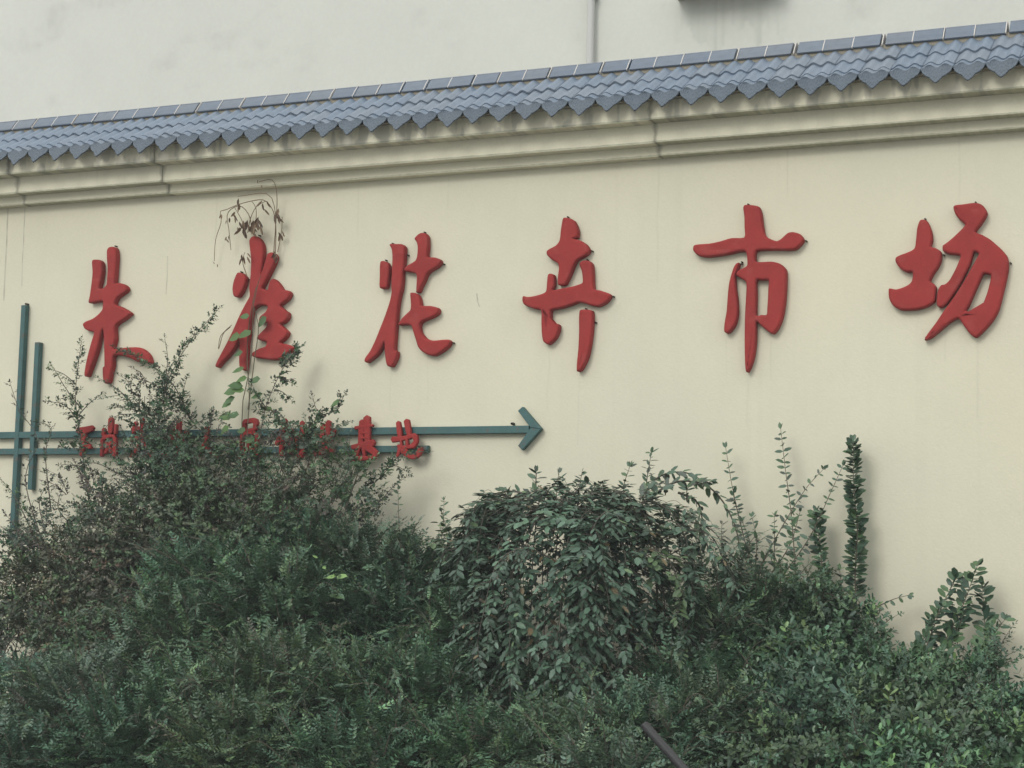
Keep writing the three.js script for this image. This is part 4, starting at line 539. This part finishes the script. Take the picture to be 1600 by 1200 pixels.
// weeping shrub: dome of hanging, large opposite leaves
{
  const top = [0.878, 1.933, 1.000], foot = [top[0] + 0.04, 0.05, 1.0], base = foot;
  const p = new Plant('weeping_shrub', 'weeping dome shaped shrub with hanging curtains of broad leaves', 'shrub', null, base);
  p.branch([foot, [top[0] + 0.03, 1.0, 1.02], [top[0] - 0.01, top[1] - 0.25, 1.0], [top[0], top[1], 1.0]], 0.045, 0.03, 8);
  const leaves = [];                                          // [pos, dir, normal, L, W, col]
  const wcol = mixc([[6, 0.058, 0.102, 0.068], [3, 0.067, 0.120, 0.074], [0.7, 0.070, 0.102, 0.070], [0.8, 0.096, 0.152, 0.070]], 0.3), deadCol = () => lin(0.15, 0.115, 0.06);
  const cane = (pts, r0, step, L, from = 0.1, keep = 1) => {
    p.branch(pts, r0, 0.002, 5); const c = new THREE.CatmullRomCurve3(pts.map((q) => (q.isVector3 ? q : V(q)))), len = c.getLength(); const tone = wcol();
    const put = (q, dir, n, l) => { const k = R(), col = k < 0.78 ? tone.clone().multiplyScalar(rr(0.75, 1.3)) : k < 0.985 ? wcol() : deadCol(); leaves.push([q.clone(), dir, n, l, col]); };
    for (let d = len * from; d < len; d += step * rr(0.6, 1.4)) {
      const u = d / len, q = c.getPointAt(u), t = c.getTangentAt(u), out = q.clone().sub(V([top[0], top[1] - 0.5, 1.0])).normalize(), side = new THREE.Vector3().crossVectors(t, out); if (side.lengthSq() < 0.02) side.copy(rvec()); side.normalize();
      const s = R() < 0.5 ? -1 : 1, tl = rr(0.05, 0.2), td = side.multiplyScalar(s * rr(0.5, 1)).addScaledVector(out, rr(0, 0.9)).addScaledVector(t, rr(0.1, 0.7)).addScaledVector(UP, rr(-0.25, 0.3)).normalize();
      const b = q.clone().addScaledVector(td, tl * 0.6), e = q.clone().addScaledVector(td, tl).addScaledVector(UP, -tl * rr(0.1, 0.5)); if (e.z < 0.1) continue;
      p.branch([q, b, e], 0.0022, 0.001, 3);
      for (let w = rr(0.2, 0.5) * 0.04; w < tl; w += 0.027) for (const k of [-1, 1]) { if (R() > keep) continue; const f = w / tl, x = q.clone().lerp(e, f), sd = new THREE.Vector3().crossVectors(td, UP).normalize(); put(x, td.clone().multiplyScalar(0.7).addScaledVector(sd, k).addScaledVector(UP, rr(-0.5, 0.05)).addScaledVector(rvec(), 0.3), UP.clone().addScaledVector(out, 0.5).addScaledVector(rvec(), 0.5), L * rr(0.5, 1.3)); }
      put(e, td.clone().addScaledVector(UP, -0.4), UP.clone().addScaledVector(out, 0.6), L * rr(0.7, 1.1));
    }
  };
  const topY = (r) => top[1] + 0.08 - 0.24 * Math.pow(r / 0.88, 2.6);
  for (let k = 0; k < 9; k++) { const az = k * 0.7 + rr(-0.3, 0.3), r = rr(0.4, 0.65), d = (f) => new THREE.Vector3(top[0] + Math.cos(az) * r * f, topY(r * f) - 0.05 + (f < 0.3 ? -0.1 : 0), Math.max(0.2, 1.0 + Math.sin(az) * r * f * 0.9)); p.branch([V(top), d(0.35), d(0.7), d(1)], 0.022, 0.008, 6); }
  for (let k = 0; k < 165; k++) {
    const az = rr(0, Math.PI * 2); let cx = Math.cos(az), sz = Math.sin(az); if (sz < -0.3 && k % 5 < 4) continue;
    const r0 = 0.88 * Math.pow(R(), 0.55) * rr(0.55, 1), len = rr(0.3, 1.5) * (0.5 + 0.7 * r0) * (cx < -0.2 ? 1.25 : 1), sw = rr(-1.6, 1.6), reach = rr(0.1, 0.34) * (1.05 - r0 * 0.6), y0 = topY(r0) + rr(-0.16, 0.08);
    const at = (r, y, s) => { const a = az + s; const q = new THREE.Vector3(top[0] + Math.cos(a) * r * (Math.cos(a) < 0 ? 1.06 : 1), y, 1.0 + Math.sin(a) * r * 0.9); q.z = Math.max(q.z, 0.13); return q; };
    cane([at(Math.max(0.02, r0 - 0.12), y0 - 0.06, 0), at(r0, y0, sw * 0.1), at(r0 + reach * 0.6, y0 - 0.05 * len - 0.02, sw * 0.2), at(r0 + reach, y0 - 0.3 * len - 0.05, sw * 0.25), at(r0 + reach * rr(0.95, 1.2), y0 - 0.65 * len - 0.05, sw * 0.3), at(r0 + reach * rr(0.85, 1.25), y0 - len - 0.05, sw * 0.32)], 0.0045, 0.056, rr(0.046, 0.068), 0.05, 0.88);
  }
  const arc = (pts, o = {}) => p.wand(pts, { mats: SET.weep, L: 0.078, step: 0.05, droop: 0.15, open: 0.9, r0: 0.009, r1: 0.003, taper: 0.1, z: 0.8, ...o });
  arc([[1.282, 1.980, 0.900], [1.436, 2.148, 0.600], [1.604, 2.115, 0.450], [1.745, 1.900, 0.400], [1.815, 1.594, 0.400]]); arc([[1.408, 1.981, 0.900], [1.576, 1.909, 0.700], [1.653, 1.690, 0.600], [1.705, 1.550, 0.600]]); arc([[1.281, 2.020, 0.900], [1.328, 2.189, 0.600], [1.446, 2.212, 0.500], [1.561, 2.156, 0.450]], { step: 0.035 });
  arc([[0.719, 1.976, 0.900], [0.316, 2.069, 0.800], [0.066, 1.933, 0.800], [-0.053, 1.678, 0.800]]); arc([[0.631, 1.975, 0.900], [0.534, 2.082, 0.800], [0.531, 2.195, 0.800]], { step: 0.03 }); arc([[1.437, 2.075, 0.600], [1.535, 2.018, 0.500], [1.564, 1.835, 0.450]], { step: 0.04 });
  for (const q of [[0.227, 1.976, 0.800], [0.362, 2.053, 0.800], [0.717, 2.078, 0.900], [0.871, 2.107, 0.900], [1.008, 2.105, 0.800], [1.137, 2.137, 0.800], [1.254, 2.151, 0.700], [1.349, 2.177, 0.600], [1.500, 2.136, 0.600]]) { const d = rvec().multiplyScalar(0.13), e = V(q).add(d).addScaledVector(UP, rr(-0.02, 0.08)); p.wand([V(q).addScaledVector(UP, -0.12), V(q).addScaledVector(UP, -0.03), e], { mats: SET.weep, L: rr(0.05, 0.08), step: 0.03, droop: 0.1, open: 0.95, r0: 0.004, taper: 0.1, z: 0.5 }); }
  // the 260 foremost leaves are parts of their own, the rest one mass
  const key = (l) => l[0].z * 1 + l[0].x * 0.35; leaves.sort((a, b) => key(b) - key(a));
  const variants = [0, 1, 2, 3].map((v) => { const g = new Geo(); g.leaf(new THREE.Vector3(), new THREE.Vector3(0, 1, 0), new THREE.Vector3(0, 0, 1), 1, 0.42 + 0.04 * v, 0.28, 0.08 + 0.06 * v, [1, 1, 1], 0.42); return g.build(); });
  const matPool = Array.from({ length: 6 }, () => { const m = leafMat(0.45, 0); m.color.copy(wcol()); return m; });
  const lists = variants.map(() => []), step = leaves.length / 1;
  leaves.forEach(([q, d, n, L, col], i) => {
    const v = Math.floor(R() * 4), m = basis(p.loc(q), d, n, L);
    if (i < 300 && i % 4 === 0) { const o = mesh('leaf', variants[v], matPool[i % 6], p.t); m.decompose(o.position, o.quaternion, o.scale); }
    else lists[v].push([m, col]);
  });
  lists.forEach((list, v) => { const im = new THREE.InstancedMesh(variants[v], M.weep, list.length); list.forEach(([m, c], i) => { im.setMatrixAt(i, m); im.setColorAt(i, c); }); im.name = 'foliage'; im.userData.kind = 'stuff'; im.castShadow = im.receiveShadow = true; p.t.add(im); });
  p.done(BARK.weep, M.weep);
  console.log('weeping leaves', leaves.length);
}
// spindle bushes: broader glossy leaves
{
  const grp = 'glossy leaved spindle bushes';
  const spindle = (label, base, blobs, wands = []) => {
    const p = new Plant('spindle_bush', label, 'shrub', grp, base);
    for (const [c, r, n = 430] of blobs) { p.blob('spindle', c, r, n, { size: rr(0.92, 1.05), col: C.spindle, up: 0.55, inner: 0.3, flat: 0.8 }); framework(p, [c[0] * 0.6 + base[0] * 0.4, 0.06, base[2]], c, r, 5, 0.010, 0.08); p.sprays('spindle', c, r, 9, { size: 0.72, col: C.spindle, len: [0.1, 0.26], arch: 0.1, step: 0.045 }); }
    for (const [pts, o] of wands) p.wand(pts, { mats: SET.spindle, W: 0.55, L: 0.06, taper: 0.15, droop: 0.1, open: 0.95, z: 0.6, step: 0.036, per: 2, r0: 0.006, ...o });
    return p.done(BARK.privet, M.spindle);
  };
  spindle('spindle bush with one tall dense leafy column up the wall', [2.45, 0.05, 0.4],
    [[[2.498, 1.136, 0.450], [0.24, 0.30, 0.26]]],
    [[[[2.534, 1.171, 0.300], [2.488, 1.569, 0.200], [2.499, 1.854, 0.180], [2.470, 2.140, 0.160], [2.466, 2.428, 0.160]], { step: 0.017, L: 0.082, per: 4, droop: 0.3, open: 1.0, bare: 0.22, taper: 0.1, z: 0.7 }], [[[2.495, 1.328, 0.250], [2.626, 1.380, 0.200], [2.734, 1.431, 0.180], [2.820, 1.457, 0.170]], { step: 0.05, L: 0.055, droop: 0.7 }], [[[2.526, 1.131, 0.300], [2.563, 1.251, 0.250], [2.563, 1.351, 0.250]], {}]]);
  spindle('spindle bush with a shorter dense leafy column beside the tall one', [2.05, 0.05, 0.45],
    [[[2.289, 1.169, 0.500], [0.26, 0.34, 0.30]], [[2.124, 1.018, 0.800], [0.40, 0.26, 0.32]]],
    [[[[2.319, 1.324, 0.320], [2.283, 1.605, 0.220], [2.257, 1.789, 0.200], [2.235, 1.974, 0.180]], { step: 0.016, L: 0.074, per: 4, droop: 0.3, open: 1.0, z: 0.7 }], [[[2.464, 1.170, 0.350], [2.432, 1.407, 0.280], [2.401, 1.599, 0.250]], { L: 0.075 }]]);
  spindle('spindle bush with long slanting shoots against the bare wall', [2.95, 0.05, 0.7],
    [[[2.934, 0.866, 0.800], [0.44, 0.24, 0.36]], [[2.691, 0.916, 0.900], [0.36, 0.24, 0.32]], [[3.310, 0.873, 0.600], [0.17, 0.24, 0.22]], [[3.208, 0.740, 0.900], [0.30, 0.24, 0.3]], [[2.965, 0.959, 0.550], [0.12, 0.11, 0.12], 460], [[3.331, 1.033, 0.400], [0.08, 0.12, 0.10], 460]],
    [[[[2.993, 0.932, 0.600], [3.074, 1.175, 0.400], [3.178, 1.410, 0.320], [3.257, 1.649, 0.280]], { step: 0.021, L: 0.098, per: 2 }], [[[2.879, 0.965, 0.600], [2.956, 1.192, 0.450], [3.060, 1.395, 0.380]], { step: 0.024, L: 0.082 }], [[[3.060, 0.971, 0.550], [3.132, 1.197, 0.400], [3.204, 1.410, 0.320]], { step: 0.026, L: 0.082 }], [[[2.936, 0.968, 0.600], [3.001, 1.231, 0.420], [3.077, 1.446, 0.340], [3.133, 1.568, 0.300]], { step: 0.020, L: 0.094, per: 2 }], [[[3.022, 1.007, 0.550], [3.077, 1.157, 0.420], [3.149, 1.274, 0.360]], { step: 0.028, L: 0.075 }], [[[3.327, 1.054, 0.450], [3.295, 1.315, 0.260], [3.276, 1.528, 0.200]], { step: 0.022, L: 0.100, per: 2 }], [[[3.308, 1.053, 0.450], [3.337, 1.201, 0.300], [3.415, 1.326, 0.250]], { step: 0.028, L: 0.075 }], [[[2.898, 0.966, 0.600], [2.918, 1.077, 0.500], [2.890, 1.151, 0.450]], { L: 0.05 }], [[[2.726, 0.963, 0.700], [2.714, 1.072, 0.600], [2.704, 1.155, 0.550]], { L: 0.05 }]]);
  spindle('rounded spindle bush of the hedge front under the slanting shoots', [2.75, 0.05, 1.55],
    [[[2.492, 0.816, 1.500], [0.44, 0.30, 0.36]], [[2.976, 0.711, 1.600], [0.42, 0.26, 0.36]], [[2.484, 0.570, 1.900], [0.42, 0.22, 0.3]], [[3.086, 0.553, 2.000], [0.45, 0.22, 0.3]]]);
  spindle('small spindle bush at the far end past the slanting shoots', [3.55, 0.05, 1.0],
    [[[3.618, 0.763, 0.900], [0.22, 0.22, 0.26]], [[3.511, 0.614, 1.300], [0.36, 0.24, 0.3]]]);
}
// climbing vine over the second character, dead at its upper end
{
  const base = [-1.983, 2.121, 0.300]; base[1] = 0.05; base[2] = 0.5;
  const p = new Plant('climbing_vine', 'climbing vine with fresh green leaves and withered strands hanging above', 'vine', null, base);
  const path = [[-1.983, 2.121, 0.300], [-2.052, 2.507, 0.200], [-2.073, 2.799, 0.150], [-2.127, 3.094, 0.120], [-2.124, 3.388, 0.110], [-2.090, 3.634, 0.090]];
  p.branch([base, ...path], 0.007, 0.003, 6); p.branch([[base[0] + 0.05, 0.05, 0.45], [-2.068, 2.410, 0.220], [-2.130, 2.703, 0.160], [-2.082, 3.092, 0.130], [-2.088, 3.483, 0.120], [-2.064, 3.680, 0.100]], 0.006, 0.003, 5); p.branch([[-2.068, 2.701, 0.170], [-2.054, 3.091, 0.130], [-2.043, 3.336, 0.110], [-2.096, 3.533, 0.110], [-2.050, 3.730, 0.090]], 0.005, 0.002, 5);
  const spots = [[-2.153, 3.417, 0.120], [-2.215, 3.283, 0.110], [-2.191, 3.140, 0.120], [-2.179, 2.998, 0.120], [-2.132, 2.949, 0.120], [-2.179, 2.890, 0.130], [-2.193, 2.840, 0.150], [-2.141, 2.820, 0.150], [-2.202, 2.787, 0.150], [-2.238, 2.734, 0.160], [-2.211, 2.650, 0.170], [-2.148, 2.629, 0.180], [-1.984, 2.811, 0.160], [-1.850, 2.691, 0.200], [-2.030, 2.949, 0.140], [-2.102, 3.288, 0.120], [-2.113, 2.457, 0.240], [-2.098, 2.546, 0.200], [-1.963, 2.473, 0.260], [-2.212, 2.562, 0.250], [-2.017, 3.385, 0.100], [-1.258, 2.720, 0.240], [-1.402, 2.646, 0.260]];
  const gmats = [[0.085, 0.175, 0.050], [0.105, 0.200, 0.055], [0.070, 0.145, 0.048]].map((c) => { const m = leafMat(0.6, 0.35); m.color.setRGB(...c); return m; });
  const heart = [0, 1, 2].map((v) => { const g = new Geo(); g.leaf(new THREE.Vector3(), new THREE.Vector3(0, 1, 0), new THREE.Vector3(0, 0, 1), 1, 0.78, 0.25, 0.15 + 0.1 * v, [1, 1, 1], 0.34); return g.build(); });
  spots.forEach((q, i) => { q = [q[0] + rr(-0.02, 0.02), q[1] + rr(-0.025, 0.025), q[2]]; const o = mesh('leaf', heart[i % 3], gmats[i % 3], p.t), L = rr(0.075, 0.115), m = basis(p.loc(q).add(new THREE.Vector3(0.03, 0.01, 0.015)), new THREE.Vector3(rr(-1, -0.4), rr(-0.45, 0.15), rr(0.1, 0.5)), new THREE.Vector3(rr(-0.3, 0.3), 1, rr(0.9, 2.0)), L); m.decompose(o.position, o.quaternion, o.scale); });
  // withered strands
  const strands = [[[-1.956, 3.880, 0.050], [-1.955, 4.114, 0.060], [-1.969, 4.228, 0.090], [-2.027, 4.299, 0.120], [-2.122, 4.296, 0.140], [-2.240, 4.272, 0.150], [-2.347, 4.239, 0.150], [-2.404, 4.230, 0.140], [-2.403, 4.164, 0.120], [-2.474, 4.026, 0.080], [-2.498, 3.867, 0.050]], [[-1.955, 4.124, 0.060], [-1.939, 4.292, 0.080], [-1.943, 4.402, 0.100], [-1.973, 4.456, 0.110], [-2.079, 4.446, 0.120]], [[-2.155, 4.055, 0.070], [-2.171, 4.198, 0.100], [-2.235, 4.266, 0.130], [-2.341, 4.218, 0.130], [-2.343, 4.084, 0.100], [-2.338, 3.940, 0.070]], [[-2.133, 4.063, 0.070], [-2.111, 4.249, 0.100], [-2.135, 4.296, 0.120]], [[-2.216, 4.028, 0.070], [-2.226, 4.147, 0.100], [-2.286, 4.256, 0.120]], [[-1.935, 3.908, 0.050], [-1.896, 4.065, 0.070], [-1.889, 4.171, 0.080]], [[-2.192, 3.732, 0.060], [-2.225, 3.854, 0.080], [-2.199, 3.915, 0.090]], [[-2.195, 4.067, 0.070], [-2.153, 4.178, 0.100], [-2.088, 4.259, 0.120], [-2.010, 4.293, 0.120]], [[-1.969, 3.900, 0.050], [-1.953, 4.219, 0.080], [-2.002, 4.346, 0.100], [-2.262, 4.344, 0.120]], [[-2.311, 3.344, 0.080], [-2.393, 3.278, 0.080], [-2.425, 3.183, 0.060]], [[-2.419, 3.183, 0.060], [-2.366, 3.302, 0.080], [-2.293, 3.357, 0.090]]];
  const dryTubes = strands.map((s) => tube(s.map((q) => p.loc(q)), 0.0042, 0.0024, 4));
  mesh('withered_stems', mergeGeometries(dryTubes), BARK.dry, p.t).userData.kind = 'stuff';
  const dmats = [[0.21, 0.135, 0.085], [0.15, 0.10, 0.07], [0.26, 0.18, 0.115]].map((c) => { const m = leafMat(0.9, 0.2); m.color.setRGB(...c); return m; });
  const dl = [0, 1].map((v) => { const g = new Geo(); g.leaf(new THREE.Vector3(), new THREE.Vector3(0, 1, 0), new THREE.Vector3(0, 0, 1), 1, 0.36, 1.1, 0.35 + 0.2 * v, [1, 1, 1], 0.45); return g.build(); });
  const clusters = [[[-2.295, 4.215, 0.130], 5, 0.05], [[-2.101, 4.171, 0.120], 5, 0.085], [[-2.218, 4.120, 0.110], 4, 0.06], [[-2.061, 4.141, 0.110], 4, 0.075], [[-2.026, 4.255, 0.120], 4, 0.05], [[-1.930, 4.225, 0.090], 5, 0.06], [[-1.897, 4.080, 0.070], 4, 0.05], [[-2.198, 3.905, 0.090], 5, 0.05], [[-2.253, 4.295, 0.140], 4, 0.05], [[-2.151, 4.128, 0.100], 4, 0.07], [[-2.385, 4.176, 0.130], 3, 0.035], [[-2.341, 4.040, 0.100], 3, 0.03], [[-2.480, 3.856, 0.050], 2, 0.03], [[-1.951, 3.902, 0.060], 4, 0.05], [[-2.079, 4.446, 0.120], 2, 0.03], [[-2.257, 4.084, 0.100], 3, 0.03]];
  let di = 0; for (const [q, n, L] of clusters) for (let k = 0; k < n; k++) { const o = mesh('withered_leaf', dl[di % 2], dmats[di++ % 3], p.t); basis(p.loc(q).add(new THREE.Vector3(rr(-0.03, 0.03), rr(-0.04, 0.04), rr(-0.02, 0.03))), new THREE.Vector3(rr(-0.5, 0.5), -1, rr(-0.3, 0.5)), rvec().add(new THREE.Vector3(0, 0, 1)), L * rr(0.85, 1.35)).decompose(o.position, o.quaternion, o.scale); }
  p.done(BARK.vine, M.vine);
}
// seedling with bright lime leaves on the feathery privet
{
  const q = [-0.647, 1.475, 1.350], base = [q[0], 0.05, 1.2], p = new Plant('lime_leaved_climber', 'slender climber with a few bright lime leaves on the privet', 'vine', null, base);
  p.branch([base, [q[0] + 0.05, 1.0, 1.3], [-0.633, 1.352, 1.350], [-0.630, 1.475, 1.380], [-0.745, 1.575, 1.350]], 0.004, 0.002, 5);
  const mt = [[0.20, 0.34, 0.10], [0.24, 0.40, 0.12], [0.12, 0.22, 0.08]].map((c) => { const m = leafMat(0.55, 0.35); m.color.setRGB(...c); return m; });
  const g = new Geo(); g.leaf(new THREE.Vector3(), new THREE.Vector3(0, 1, 0), new THREE.Vector3(0, 0, 1), 1, 0.62, 0.25, 0.15, [1, 1, 1], 0.38); const lg = g.build();
  for (const [s, d, L, mi] of [[[-0.580, 1.492, 1.420], [1, 0.15, 0.3], 0.09, 1], [[-0.581, 1.496, 1.420], [-1, -0.1, 0.4], 0.07, 1], [[-0.707, 1.576, 1.400], [0.3, 0.6, 0.5], 0.045, 0], [[-0.732, 1.608, 1.400], [-0.6, 0.4, 0.5], 0.04, 0], [[-0.581, 1.374, 1.420], [1, -0.1, 0.4], 0.08, 2], [[-0.557, 1.367, 1.420], [-1, 0.2, 0.4], 0.07, 2], [[-0.457, 1.418, 1.300], [0.6, 0.5, 0.4], 0.06, 2], [[-0.692, 1.555, 1.400], [0.7, -0.3, 0.6], 0.04, 0]]) { const o = mesh('leaf', lg, mt[mi], p.t); basis(p.loc(s), V(d), new THREE.Vector3(0, 1, 0.8), L).decompose(o.position, o.quaternion, o.scale); }
  p.done(BARK.young, M.vine);
}
// ---------------------------------------------------------------- slanting pole in front of the hedge
{
  const a = [2.011, 0.813, 2.900], b = [2.273, 0.589, 2.900], d = [(b[0] - a[0]) / (b[1] - a[1]), 1], e = [a[0] + d[0] * (0.1 - a[1]), 0.02, 2.95];
  const t = thing('slanting_pole', 'dark round metal pole slanting out of the hedge, its blunt end bare', 'pole', null, e);
  const mat = std(0xffffff, 0.55, { map: texture(128, 256, (u, v) => { const k = 0.8 + 0.4 * N2.fbm(u * 9, v * 30, 4); return [0.021 * k, 0.020 * k, 0.021 * k]; }) });
  const A = [a[0] - e[0], a[1] - e[1], a[2] - e[2]], n = V(A).normalize(), top = V(A);
  mesh('shaft', tube([[0, 0, 0], top.clone().multiplyScalar(0.5), top], 0.0235, 0.0235, 16, 6), mat, t);
  const cap = new THREE.SphereGeometry(0.0235, 16, 8, 0, Math.PI * 2, 0, Math.PI / 2); cap.scale(1, 0.45, 1);
  const c = mesh('end_cap', cap, mat, t); c.position.copy(top); c.quaternion.setFromUnitVectors(UP, n);
}
renderer.render(scene, camera);
